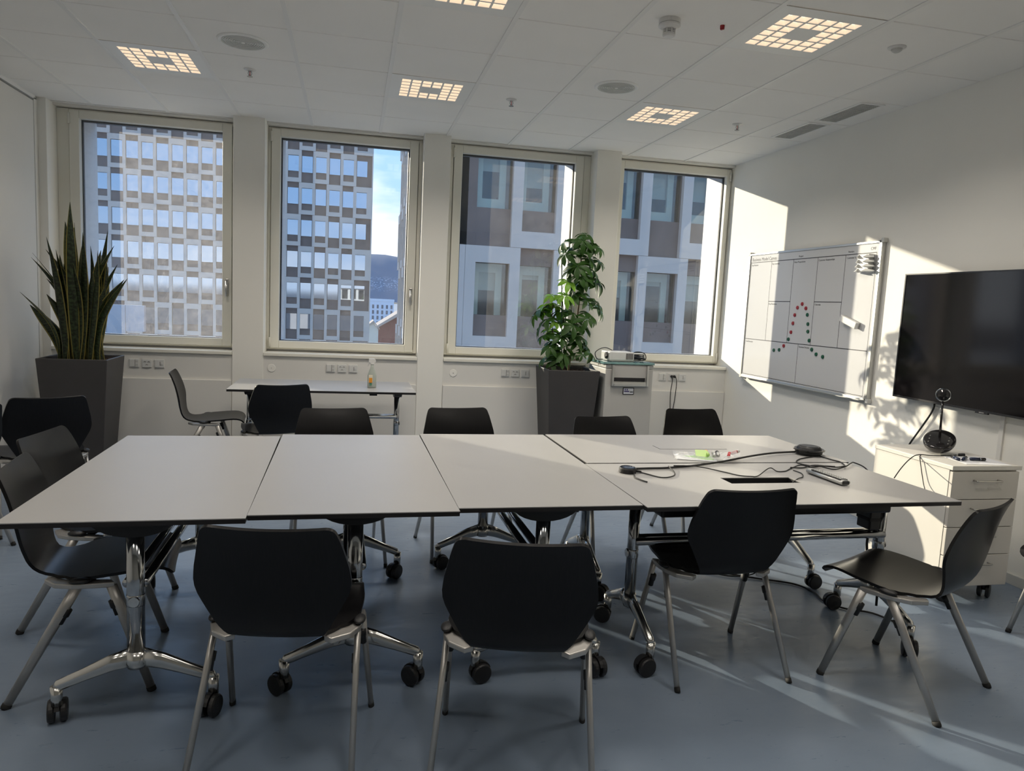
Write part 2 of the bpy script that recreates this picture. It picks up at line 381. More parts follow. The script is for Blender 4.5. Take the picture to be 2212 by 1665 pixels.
# ---- side walls, back wall
wr = s_struct(box('wall_right', (XR, XR+.15, YB, 7.5, 0, ZC+.05), 'wall_paint'))
box('joint_strip', (XR-.012, XR, 3.472, 3.500, .06, 1.0), 'panel_grey', wr)
s_struct(box('baseboard_right', (XR-.014, XR, YB, 6.74, 0, .062), 'vent_grey', bevel=.003))
wl = s_struct(box('wall_left', (XL-.2, XL-.03, YB, 7.5, 0, ZC+.05), 'gasket_black'))
y = 6.80
while y > YB:
    box('wall_panel', (XL-.03, XL, max(YB, y-1.25)+.004, y, .05, ZC-.045), 'panel_grey', wl); y -= 1.25
box('head_trim', (XL-.03, XL+.004, YB, 6.84, ZC-.028, ZC), 'rail_white', wl)
box('base_strip', (XL-.03, XL, YB, 6.8, 0, .045), 'vent_grey', wl)
box('end_trim', (XL-.03, XL+.004, 6.804, 6.87, 0, ZC-.02), 'panel_grey', wl)
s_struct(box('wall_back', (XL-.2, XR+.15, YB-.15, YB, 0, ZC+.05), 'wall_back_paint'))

# ---- window wall (local frame: y = 0 at the pillar fronts, + outwards)
def onwall(o): o.location = (0, WY, 0); o.rotation_euler = (0, 0, math.atan(WR)); return o
OPEN = [(-2.51, -1.05), (-.784, .600), (.845, 2.25), (2.494, XR)]
GLASS = [(-2.33, -1.17), (-.674, .484), (.979, 2.095), (2.595, 3.70)]
GZ0, GZ1, FZ0, FZ1 = 1.035, 2.875, .955, 2.956
ww = thing('wall_window', None, None, kind='structure'); onwall(ww)
edges = [XL] + [e for o in OPEN for e in o] + [XR]
pill = [(XL-.1, -2.51), (-1.05, -.784), (.600, .845), (2.25, 2.494)]
for x0, x1 in pill: box('pillar', (x0, x1, 0, .62, 0, ZC+.02), 'wall_paint', ww, bevel=.004)
for i, (a, b) in enumerate(OPEN):
    g0, g1 = GLASS[i]
    box('parapet', (a, b, .012, .27, 0, .905), 'panel_grey', ww)
    box('outer_parapet', (a, b, .27, .62, 0, 1.0), 'ext_white', ww)
    box('lintel', (a, b, .27, .62, GZ1+.05, ZC+.1), 'blind_box', ww)
    box('outer_jamb', (a, g0-.002, .272, .62, .98, ZC), 'ext_white', ww)
    box('outer_jamb', (g1+.002, b+.12 if i == 3 else b, .272, .62, .98, ZC), 'ext_white', ww)
    box('head_strip', (a, b, .13, .27, FZ1+.004, ZC-.001), 'panel_grey', ww)
    tr = s_struct(onwall(box('trim_%d' % (i+1), (a+.004, b-.004, -.010, .012, .04, .675), 'panel_grey', bevel=.003)))
    s_struct(onwall(box('baseboard_%d' % (i+1), (a+.004, b-.004, -.016, .012, 0, .04), 'vent_grey')))
    # window
    wn = onwall(thing('window_%d' % (i+1), None, None, kind='structure'))
    bm = bmesh.new(); ring(bm, a, b, FZ0, FZ1, max(a+.02, g0-.085), min(b-.012, g1+.085), FZ0+.035, FZ1-.03, .205, .272); finish('frame', bm, 'frame_cream', wn, bevel=.004)
    s0, s1 = max(a+.022, g0-.08), min(b-.014, g1+.08)
    bm = bmesh.new(); ring(bm, s0, s1, FZ0+.012, FZ1-.012, g0, g1, GZ0, GZ1, .188, .25); finish('sash', bm, 'frame_cream', wn, bevel=.005)
    bm = bmesh.new(); ring(bm, g0-.004, g1+.004, GZ0-.004, GZ1+.004, g0+.011, g1-.011, GZ0+.006, GZ1-.014, .25, .272); finish('gasket', bm, 'gasket_black', wn)
    bm = bmesh.new(); vs = [bm.verts.new(c) for c in ((g0, .246, GZ0), (g1, .246, GZ0), (g1, .246, GZ1), (g0, .246, GZ1))]; bm.faces.new(vs)
    finish('glass', bm, ('pane_dusty', 'pane_light_dust', 'pane_light_dust', 'pane_clean')[i], wn)
    box('sill', (a+.002, b-.002, -.012, .205, .905, .935), 'frame_cream', wn, bevel=.005)
    box('outer_sill', (g0-.002, g1+.002, .272, .66, .985, 1.02), 'ext_white', wn)
    hx = s0+.012 if i == 3 else s1-.035       # handle side
    kx = s1-.012 if i == 3 else s0+.002       # hinge side
    h = box('handle_plate', (hx-.014, hx+.014, .176, .19, 1.44, 1.58), 'steel', wn, bevel=.004)
    bm = bmesh.new(); tube(bm, [(hx, .182, 1.55), (hx, .145, 1.55)], .009, 10); tube(bm, [(hx, .145, 1.56), (hx, .142, 1.42)], .010, 10, .007); finish('handle', bm, 'steel', h, smooth=True)
    for z0 in (FZ1-.13, FZ0+.02):
        tubed('hinge', [(kx, .18, z0), (kx, .18, z0+.09)], .011, 'frame_cream', wn)

# ================================================================== OUTSIDE
s_struct(box('ground', (-400, 400, 8, 3000, -15, -14), 'ground'))
# hill
bm = bmesh.new(); rows = []
for j in range(9):
    row = []
    for i in range(41):
        x = -1400+i*80; t_ = j/8
        h = 155+20*math.sin(x*.004+1.4)+9*math.sin(x*.013)-.02*(x-60)
        row.append(bm.verts.new((x, 2400+t_*700, -10+(h+10)*math.sin(t_*PI/2)+6*math.sin(i*1.7+j*2.1)*t_*(1-t_))))
    rows.append(row)
for j in range(8):
    for i in range(40): bm.faces.new((rows[j][i], rows[j][i+1], rows[j+1][i+1], rows[j+1][i]))
hl = finish('hill', bm, 'hill_haze_wood', smooth=True); tag(hl, kind='structure')

def facade(root, D, cols, rows_, px, colx, rowz, ph, pane, origin, ax, dark_j=None):
    """checkered facade: framed bays alternate with flush bays. origin + ax*u is the plane, outward normal n"""
    n = Vector((ax[1], -ax[0], 0))
    wA, wi = 1.17*px, .763*px
    def place(o, u, z): o.location = origin+ax*u+Vector((0, 0, z)); o.rotation_euler = (0, 0, math.atan2(ax.y, ax.x)); return o
    fm = bmesh.new(); ring(fm, -wA/2, wA/2, .005, ph-.01, -wi/2, wi/2, .135*ph, .83*ph, -.22, 0)
    fme = bpy.data.meshes.new('bay_frame'); bmesh.ops.recalc_face_normals(fm, faces=fm.faces[:]); fm.to_mesh(fme); fm.free()
    def pmesh(w_, z0, z1, d):
        b = bmesh.new(); bx(b, -w_/2, w_/2, d-.04, d, z0, z1); me = bpy.data.meshes.new('window_pane'); bmesh.ops.recalc_face_normals(b, faces=b.faces[:]); b.to_mesh(me); b.free(); return me
    pA, pB = pmesh(wi, .345*ph, .82*ph, -.03), pmesh(wi, .32*ph, .825*ph, -.05)
    for k in cols:
        for j in rows_:
            u, z = colx(k), rowz(j)
            if (k+j) % 2 == 0:
                place(link('bay_frame', fme, 'facade_light', root), u, z); place(link('window_pane', pA, pane, root), u, z)
            else: place(link('window_pane', pB, pane, root), u, z)

# ---- tall tower straight ahead, behind the two left windows
F1 = 80/68.
tw = thing('office_tower', 'tall grey office tower with checkered bays behind the two left windows', 'building')
box('tower_wall', (-36, 1.488*F1, 80, 104, -14, 22.5), 'facade_brown', tw)
px1, ph1 = 1.183*F1, 2.765*F1
facade(tw, 80, range(-16, 5), range(-1, 8), px1, lambda k: (-5.404+1.183*k)*F1, lambda j: 1.47+(14.06-1.47)*F1-ph1*(j+1), ph1, 'tower_pane', Vector((0, 80, 0)), Vector((1, 0, 0)))
for j in range(-1, 8):   # corner bay: framed every second floor
    u, z = (-5.404+1.183*5)*F1, 1.47+(14.06-1.47)*F1-ph1*(j+1)
    bm = bmesh.new(); ring(bm, u-.62*px1, 1.488*F1, z+.005, z+ph1-.01, u-.38*px1, u+.38*px1, z+.135*ph1, z+.83*ph1, 79.78, 80)
    if j % 2 == 1: finish('bay_frame', bm, 'facade_light', tw)
    else: bm.free(); box('corner_strip', (1.488*F1-.12, 1.488*F1, 79.78, 80, z, z+ph1), 'facade_light', tw)
    box('window_pane', (u-.38*px1, u+.38*px1, 79.93, 79.97, z+.33*ph1, z+.82*ph1), 'tower_pane', tw)

# ---- nearer building behind the two right windows: real openings with pale inner frames
nb = thing('office_block', 'near office block with pale framed bays and brown panels behind the right windows', 'building')
P2, H2, D2, SZ = 1.511, 3.525, 24.0, 3.36
XC2 = 3.0
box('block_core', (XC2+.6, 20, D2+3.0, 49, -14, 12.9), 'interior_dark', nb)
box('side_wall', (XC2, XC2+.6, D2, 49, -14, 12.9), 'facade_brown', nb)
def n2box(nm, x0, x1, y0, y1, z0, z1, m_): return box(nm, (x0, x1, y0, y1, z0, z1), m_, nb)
for j in range(-2, 2):                    # floors; j = 0 above the seam at SZ
    z = SZ+H2*j
    n2box('floor_slab', XC2+.6, 16, D2+.3, D2+3.0, z-.12, z+.02, 'facade_inner')
    for k in range(-1, 8):
        xc = 4.473+P2*k
        if xc-.6 < XC2: continue
        framed = (k+j) % 2 == 1 if j % 2 == 0 else (k+j) % 2 == 1
        framed = ((k % 2) == 1) if j % 2 == 0 else ((k % 2) == 0)
        hw = .576
        gz0, gz1 = z+.355*H2, z+(.845*H2 if framed else .84*H2)
        n2box('spandrel', xc-hw, xc+hw, D2-.0, D2+.3, z, gz0, 'facade_brown')
        n2box('head_panel', xc-hw, xc+hw, D2-.0, D2+.3, gz1, z+H2, 'facade_brown')
        if k < 7: n2box('mullion', xc+hw, xc+P2-hw, D2, D2+.3, z, z+H2, 'facade_brown')
        if framed:
            bm = bmesh.new(); ring(bm, xc-.93, xc+.93, z+.004, z+H2-.006, xc-hw, xc+hw, z+.155*H2, z+.845*H2, D2-.2, D2); finish('bay_frame', bm, 'facade_light', nb)
        n2box('window_pane', xc-hw, xc+hw, D2+.12, D2+.14, gz0, gz1, 'near_pane')
        bm = bmesh.new(); ring(bm, xc-hw+.02, xc+hw-.14, gz0, gz1, xc-hw+.22, xc+hw-.36, gz0+(.34 if j >= 0 else .0), gz1-(.0 if j >= 0 else .30), D2+.36, D2+.46); finish('inner_frame', bm, 'facade_inner', nb)
        n2box('blind', xc-hw+.2, xc+hw-.34, D2+.52, D2+.55, gz1-(.9 if (k+j) % 3 else .45), gz1, 'vent_grey')
for j in range(-2, 2):
    z = SZ+H2*j
    n2box('end_pier', XC2, XC2+.9, D2, D2+.3, z, z+H2, 'facade_brown')
    if j % 2: n2box('pier_frame', XC2-.02, 3.55, D2-.2, D2, z+.004, z+H2-.006, 'facade_light')
    else: n2box('pier_frame', XC2-.02, XC2+.22, D2-.2, D2, z+.004, z+H2-.006, 'facade_light')
facade(nb, 0, range(0, 16), range(-3, 3), P2, lambda k: .9+P2*k, lambda j: SZ+H2*j, H2, 'near_glass', Vector((XC2, 49, 0)), Vector((0, -1, 0)))

# ---- far street scene between tower and block
wb = thing('apartment_house', 'far white apartment house with rows of dark windows below the hill', 'building')
F3 = 2.8
def q3(x, z): return x*F3, 1.47+(z-1.47)*F3
x0, z1 = q3(2.2, 1.2); x1, z0 = q3(8.1, -5)
box('house_wall', (x0, x1, 420, 432, -14, z1), 'house_white', wb)
box('roof_parapet', (x0-.2, x1+.2, 419.7, 432, z1-.9, z1+.4), 'house_white', wb)
for r_ in range(4):
    for c_ in range(7):
        x, z = q3(2.1+.92*c_+.0, -.2-1.12*r_)
        box('house_window', (x-.55, x+.55, 419.8, 420.1, z-1.1, z+1.0), 'house_window', wb)
rb = thing('red_barn_house', 'dark red gabled house with tiled roof seen low in the second window', 'building')
F4 = 200/70.
def q4(x, z): return x*F4, 1.47+(z-1.47)*F4
a_, b_, c_ = q4(2.25, -1.25), q4(4.35, .05), q4(4.9, .1)
bm = bmesh.new(); prism(bm, [(a_[0], -14), (c_[0], -14), (c_[0], c_[1]-.3), (b_[0], b_[1]-.3), (a_[0], a_[1]-.3)], 200, 212); finish('house_wall', bm, 'house_red', rb)
bm = bmesh.new(); prism(bm, [(a_[0]-.3, a_[1]-.35), (b_[0], b_[1]-.3), (c_[0], c_[1]-.3), (c_[0], c_[1]+.5), (b_[0], b_[1]+.7), (a_[0]-.3, a_[1]+.25)], 198.5, 216); finish('roof', bm, 'roof_tile', rb)
cb = thing('cream_gabled_house', 'small cream gabled house beside the grey tower', 'building')
d_ = q4(1.0, -1.2); e_ = q4(1.7, -.55); f_ = q4(2.12, -1.15)
bm = bmesh.new(); prism(bm, [(d_[0], -14), (f_[0], -14), (f_[0], f_[1]), (e_[0], e_[1]), (d_[0], d_[1])], 178, 186); finish('house_wall', bm, 'house_cream', cb)
bm = bmesh.new(); prism(bm, [(d_[0]-.2, d_[1]), (e_[0], e_[1]), (f_[0]+.3, f_[1]-.1), (f_[0]+.3, f_[1]+.25), (e_[0], e_[1]+.4), (d_[0]-.2, d_[1]+.35)], 177.5, 187); finish('roof', bm, 'roof_tile', cb)
rbk = thing('roof_screen', 'pale concrete screen wall on a roof low in the left window', 'wall')
for i_ in range(4): box('concrete_panel', (-10.4+.66*i_, -10.4+.66*i_+.645, 30, 30.25, -.5+.09*i_, .76), 'concrete', rbk)
box('screen_base', (-10.5, -7.6, 30.02, 30.3, -14, -.4), 'concrete', rbk)

# ================================================================== CEILING FITTINGS
# ---- recessed louvre lamps: plate with 32 open cells round a closed centre
def build_lamp(label):
    t = thing('ceiling_lamp', label, 'lamp', (0, 0, ZC), 0, 'recessed louvre lamps in the tile ceiling')
    cs, n, bar = .0725, 6, .0125; half = n*cs/2
    bm = bmesh.new(); z0, z1 = -.002, .001
    def strip(x0, x1, y0, y1): bx(bm, x0, x1, y0, y1, z0, z1)
    strip(-.29, -half, -.2985, .2985); strip(half, .29, -.2985, .2985); strip(-half, half, -.2985, -half); strip(-half, half, half, .2985)
    for i in range(n+1):
        x = -half+i*cs; strip(x-bar/2, x+bar/2, -half, half)
    for j in range(n+1):
        y = -half+j*cs; strip(-half, half, y-bar/2, y+bar/2)
    strip(-cs, cs, -cs, cs)
    bx(bm, -.29, .29, -.2985, .2985, .0185, .0205)
    finish('plate', bm, 'lamp_white', t)
    cm = bmesh.new(); a, b, h = (cs-bar)/2, (cs-bar)/2*.60, .017
    lo = [cm.verts.new((sx*a, sy*a, .0)) for sx, sy in ((-1, -1), (1, -1), (1, 1), (-1, 1))]
    hi = [cm.verts.new((sx*b, sy*b, h)) for sx, sy in ((-1, -1), (1, -1), (1, 1), (-1, 1))]
    for i in range(4): cm.faces.new((lo[i], lo[(i+1) % 4], hi[(i+1) % 4], hi[i]))
    top = cm.faces.new(hi); top.material_index = 1
    me = bpy.data.meshes.new('louvre_cell'); cm.to_mesh(me); cm.free(); me.materials.append(MATS['lamp_cell']); me.materials.append(MATS['lamp_cell_top'])
    for i in range(n):
        for j in range(n):
            if i in (2, 3) and j in (2, 3): continue
            o = link('louvre_cell', me, None, t); o.location = (-half+(i+.5)*cs, -half+(j+.5)*cs, 0)
    return t
LX, LY = (-1.293, .507, 2.307), (5.441, 3.641, 1.841, .041)
names = {(0, 0): 'square louvre lamp above the leftmost window, nearest the left wall', (1, 0): 'square louvre lamp above the second window, middle of the far row',
         (2, 0): 'square louvre lamp above the right windows, right end of far row', (2, 1): 'large-looking square louvre lamp near the motion sensor at upper right',
         (1, 1): 'square louvre lamp cut off by the top edge of the view'}
lamp0 = None
for j, ly in enumerate(LY):
    for i, lx in enumerate(LX):
        lab = names.get((i, j))
        if lab:
            if lamp0 is None: lamp0 = build_lamp(lab); lt = lamp0; lt.location = (lx, ly, ZC)
            else: lt = dup(lamp0, (lx, ly, ZC), 0, lab)
        ld = bpy.data.lights.new('lamp_light', 'AREA'); ld.shape = 'SQUARE'; ld.size = .43; ld.energy = LAMP_WATT; ld.color = (1.0, .92, .82); ld.spread = math.radians(141)
        lo_ = bpy.data.objects.new('lamp_light', ld); COL.objects.link(lo_)
        if lab: lo_.parent = lt; lo_.location = (0, 0, -.004)
        else: lo_.location = (lx, ly, ZC-.008)
# ---- loudspeakers
def speaker(x, y, label):
    t = thing('ceiling_speaker', label, 'speaker', (x, y, ZC), 0, 'round ceiling loudspeakers')
    lathed('rim', [(.150, 0), (.150, -.004), (.142, -.009), (.128, -.009), (.126, -.004)], 'lamp_white', t, 40)
    lathed('grille_back', [(.127, -.002), (.0, -.002)], 'vent_dark', t, 32)
    for k in range(9):
        r0 = .012+k*.0128; lathed('grille_ring', [(r0, -.003), (r0, -.008), (r0+.0085, -.008), (r0+.0085, -.003)], 'vent_grey', t, 28)
    lathed('cap', [(.014, -.003), (.010, -.011), (.0, -.012)], 'lamp_white', t, 16)
speaker(-.69, 4.85, 'round perforated ceiling speaker at upper left beside the louvre lamp')
speaker(1.72, 4.87, 'round perforated ceiling speaker right of the middle, before the right lamp')
# ---- sprinklers
def sprinkler(x, y, label):
    t = thing('sprinkler', label, 'sprinkler', (x, y, ZC), 0, 'chrome fire sprinklers in the ceiling')
    lathed('rosette', [(.040, 0), (.040, -.003), (.022, -.009), (.012, -.010), (.0, -.010)], 'detector_white', t, 20)
    bm = bmesh.new()
    for s in (-1, 1): tube(bm, [(s*.006, 0, -.008), (s*.012, 0, -.026), (s*.004, 0, -.044)], .003, 6)
    finish('yoke', bm, 'chrome', t, smooth=True)
    tubed('bulb', [(0, 0, -.012), (0, 0, -.042)], .003, 'red_plastic', t, 6)
    lathed('deflector', [(.004, -.043), (.019, -.046), (.019, -.048), (.0, -.048)], 'chrome', t, 14)
sprinkler(-.725, 5.42, 'chrome sprinkler head below the left ceiling speaker')
sprinkler(1.111, 5.445, 'chrome sprinkler head in the middle of the ceiling')
sprinkler(2.948, 5.43, 'chrome sprinkler head beside the ventilation grilles')
# ---- smoke detector
t = thing('smoke_detector', 'white smoke detector with slotted collar on the ceiling', 'detector', (1.573, 3.69, ZC))
lathed('base', [(.055, 0), (.055, -.022), (.050, -.024)], 'detector_white', t, 32)
lathed('body', [(.050, -.024), (.056, -.026), (.057, -.034), (.045, -.044), (.032, -.050)], 'detector_white', t, 32)
lathed('collar', [(.030, -.048), (.030, -.072)], 'vent_dark', t, 24)
for k in range(3): lathed('slat', [(.031, -.052-.007*k), (.033, -.053-.007*k), (.033, -.0555-.007*k), (.031, -.0565-.007*k)], 'detector_white', t, 24)
for k in range(8):
    b = box('rib', (.029, .034, -.003, .003, -.074, -.048), 'detector_white', t); b.rotation_euler = (0, 0, k*PI/4)
lathed('cap', [(.033, -.071), (.033, -.080), (.026, -.086), (.0, -.087)], 'detector_white', t, 24)
tag(lathed('indicator_light', [(.0, 0), (.012, 0), (.0115, -.018), (.009, -.022), (.0, -.023)], 'red_lens', None, 16), 'small red indicator lens hanging from the ceiling tile', 'indicator').location = (1.861, 3.67, ZC)
t = thing('motion_sensor', 'small white dome motion sensor at upper right of the ceiling', 'sensor', (2.894, 3.63, ZC))
lathed('rim', [(.048, 0), (.048, -.004), (.040, -.009), (.030, -.010)], 'detector_white', t, 28)
lathed('dome', [(.030, -.008), (.026, -.020), (.014, -.028), (.0, -.030)], 'vent_grey', t, 24)
# ---- ventilation grilles
def vent(y0, y1, label):
    t = thing('air_vent', label, 'vent', (3.50, (y0+y1)/2, ZC), 0, 'ventilation grilles by the right wall')
    hy = (y1-y0)/2; hx = .075
    bm = bmesh.new()
    for a in ((-hx-.02, -hx, -hy-.02, hy+.02), (hx, hx+.02, -hy-.02, hy+.02), (-hx, hx, -hy-.02, -hy), (-hx, hx, hy, hy+.02)): bx(bm, *a, -.006, 0)
    finish('frame', bm, 'lamp_white', t)
    box('backing', (-hx, hx, -hy, hy, -.0012, 0), 'vent_dark', t)
    sm = None
    for k in range(24):
        y = -hy+(k+.5)*(2*hy/24)
        if sm is None:
            b = bmesh.new(); bx(b, -hx, hx, -.004, .004, -.005, -.0015); sm = bpy.data.meshes.new('slat'); b.to_mesh(sm); b.free()
        link('slat', sm, 'vent_grey', t).location = (0, y, 0)
    for s in (-1, 0, 1): box('divider', (s*.037-.002, s*.037+.002, -hy, hy, -.0055, -.001), 'vent_grey', t)
vent(4.585, 5.075, 'grey ventilation grille nearer the camera by the right wall')
vent(5.18, 5.67, 'grey ventilation grille nearer the windows by the right wall')

# ================================================================== TABLES
def build_caster(parent, x, y, rz, top):
    c = tubed('caster_stem', [(x, y, top), (x, y, .07)], [.0195, .0175], 'cast_alu', parent, 12)
    cs, sn = math.cos(rz), math.sin(rz)
    ox, oy = x+.022*sn, y-.022*cs          # wheel axle trails behind the stem
    for s in (-1, 1):
        bm = bmesh.new(); lathe(bm, [(.012, s*.008), (.036, s*.008), (.039, s*.012), (.039, s*.024), (.035, s*.029), (.012, s*.031)], 22, (0, 0, 0), 'x')
        wv = finish('wheel', bm, 'black_plastic', c, smooth=False); wv.location = (ox, oy, .039); wv.rotation_euler = (0, 0, rz)
    bm = bmesh.new(); prof = []
    for k in range(9):
        a = math.radians(20+k*17.5); prof.append((math.cos(a)*.044, math.sin(a)*.044))
    vs = []
    for (py, pz) in prof: vs.append([bm.verts.new((sx*.0075, -py, pz)) for sx in (-1, 1)]+[bm.verts.new((sx*.0075, -py*.7, pz*.7)) for sx in (1, -1)])
    for i in range(len(vs)-1):
        for k in range(4): bm.faces.new((vs[i][k], vs[i][(k+1) % 4], vs[i+1][(k+1) % 4], vs[i+1][k]))
    bm.faces.new(vs[0]); bm.faces.new(vs[-1][::-1])
    hd = finish('hood', bm, 'black_plastic', c); hd.location = (ox, oy, .039); hd.rotation_euler = (0, 0, rz)
def build_table(label, loc, rz, L=1.45, W=.72, hatch=None, tray=False, H=.735, seed=0, inset=.125):
    """flip-top table, long axis = local x"""
    rnd = random.Random(seed)
    t = thing('conference_table', label, 'table', loc, rz, 'white folding tables on castors')
    hl, hw = L/2, W/2
    def slab(nm, z0, z1, m_, inset, bev):
        bm = bmesh.new()
        if hatch == 'open':
            hx0, hx1, hy0, hy1 = -.17, .18, -.03, .072
            for a in ((-hl+inset, hx0, -hw+inset, hw-inset), (hx1, hl-inset, -hw+inset, hw-inset), (hx0, hx1, -hw+inset, hy0), (hx0, hx1, hy1, hw-inset)): bx(bm, *a, z0, z1)
        else: bx(bm, -hl+inset, hl-inset, -hw+inset, hw-inset, z0, z1)
        return finish(nm, bm, m_, t)
    tag(slab('tabletop', H-.003, H, 'table_white', 0, 0), 'white laminate top')
    tag(slab('edge_core', H-.0185, H-.003, 'table_edge', .0005, 0), 'black edge')
    if hatch == 'open':
        bm = bmesh.new(); ring(bm, -.172, .182, -.032, .074, -.168, .178, -.028, .070, 0, .055)   # xz ring turned flat
        bmesh.ops.rotate(bm, verts=bm.verts[:], matrix=Matrix.Rotation(-PI/2, 3, 'X'))
        finish('hatch_well', bm, 'black_plastic', t).location = (0, 0, H-.003)
        box('hatch_floor', (-.175, .185, -.035, .078, H-.065, H-.058), 'black_plastic', t)
    if hatch == 'closed':
        bm = bmesh.new(); ring(bm, -.2, .2, -.05, .05, -.1975, .1975, -.0475, .0475, 0, .001); bmesh.ops.rotate(bm, verts=bm.verts[:], matrix=Matrix.Rotation(-PI/2, 3, 'X'))
        finish('hatch_gap', bm, 'table_edge', t).location = (0, 0, H+.0004)
        box('hatch_lid', (-.197, .197, -.047, .047, H, H+.0012), 'table_white', t)
    if tray: box('cable_tray', (-hl+.16, hl-.16, -.16, .16, H-.11, H-.03), 'black_plastic', t, bevel=.01)
    else: box('under_beam', (-hl+.10, hl-.10, -.05, .05, H-.055, H-.0185), 'table_edge', t)
    for sx in (-1, 1):
        cx = sx*(hl-(inset if isinstance(inset, float) else inset[(sx+1)//2]))
        col = tubed('column', [(cx, 0, .235), (cx, 0, H-.03)], .024, 'chrome', t, 20, .0285)
        tubed('joint_band', [(cx, 0, .405), (cx, 0, .409), (cx, 0, .441), (cx, 0, .445)], [.024, .0252, .0252, .024], 'chrome', col, 20, [.0285, .0297, .0297, .0285])
        lathed('joint_cap', [(.0, 0), (.019, 0), (.017, sx*.005), (.0, sx*.006)], 'cast_alu', col, 18, (cx+sx*.0245, 0, .425), 'x')
        # pivot half-disc
        bm = bmesh.new(); pts = [(.135*math.cos(PI+k*PI/14), .068*math.sin(PI+k*PI/14)) for k in range(15)]
        a = [bm.verts.new((cx-.03, y_, H-.0185+z_)) for y_, z_ in pts]; b = [bm.verts.new((cx+.034, y_, H-.0185+z_)) for y_, z_ in pts]
        bm.faces.new(a); bm.faces.new(b[::-1])
        for i in range(len(pts)): bm.faces.new((a[i], b[i], b[(i+1) % len(pts)], a[(i+1) % len(pts)]))
        finish('pivot_plate', bm, 'black_plastic', t)
        tubed('hub', [(cx, 0, .185), (cx, 0, .205), (cx, 0, .245)], [.024, .030, .027], 'cast_alu', t, 20, [.028, .036, .032])
        for sy in (-1, 1):
            bm = bmesh.new()
            tube(bm, [(cx, sy*.012, .222), (cx, sy*.08, .203), (cx, sy*.16, .170), (cx, sy*.238, .138), (cx, sy*.250, .128)], [.034, .029, .022, .019, .012], 12, [.021, .019, .017, .017, .014])
            finish('foot_arm', bm, 'cast_alu', t, smooth=True)
            build_caster(t, cx, sy*.245, rnd.uniform(-2.6, 2.6), .135)
        for sy in (-1, 1): box('latch', (sx*(hl-.33)-.03, sx*(hl-.33)+.03, sy*.2-.025, sy*.2+.025, H-.05, H-.0185), 'black_plastic', t)
    for sy in (-.026, .026): tubed('stretcher', [(-hl+(inset if isinstance(inset, float) else inset[0]), sy, .482), (hl-(inset if isinstance(inset, float) else inset[1]), sy, .482)], .0165, 'chrome', t, 14)
    return t
R = math.radians
T1 = build_table('white folding table at the left end of the long table row', (-.703, 3.137, 0), R(90+1.0), L=1.437, W=.724, seed=1)
T2 = build_table('second white folding table from the left in the long row', (.020, 3.188, 0), R(90+.7), L=1.452, W=.714, H=.7352, seed=2, inset=.17)
T3 = build_table('third white folding table from the left, with one sunlit corner', (.735, 3.233, 0), R(90+.5), L=1.452, W=.709, H=.7350, seed=3)
T4 = build_table('white folding table at front right with an open black cable hatch', (1.812, 2.855, 0), R(.7), L=1.43, W=.732, hatch='open', tray=True, seed=4, inset=(.112, .07))
T5 = build_table('white folding table at rear right with a closed cable hatch', (1.828, 3.611, 0), R(.7), L=1.445, W=.742, hatch='closed', tray=True, seed=5, inset=(.14, .07))
T6 = build_table('white folding table standing apart under the second window', (-.211, 6.115, 0), R(.5), L=1.428, W=.735, seed=6)

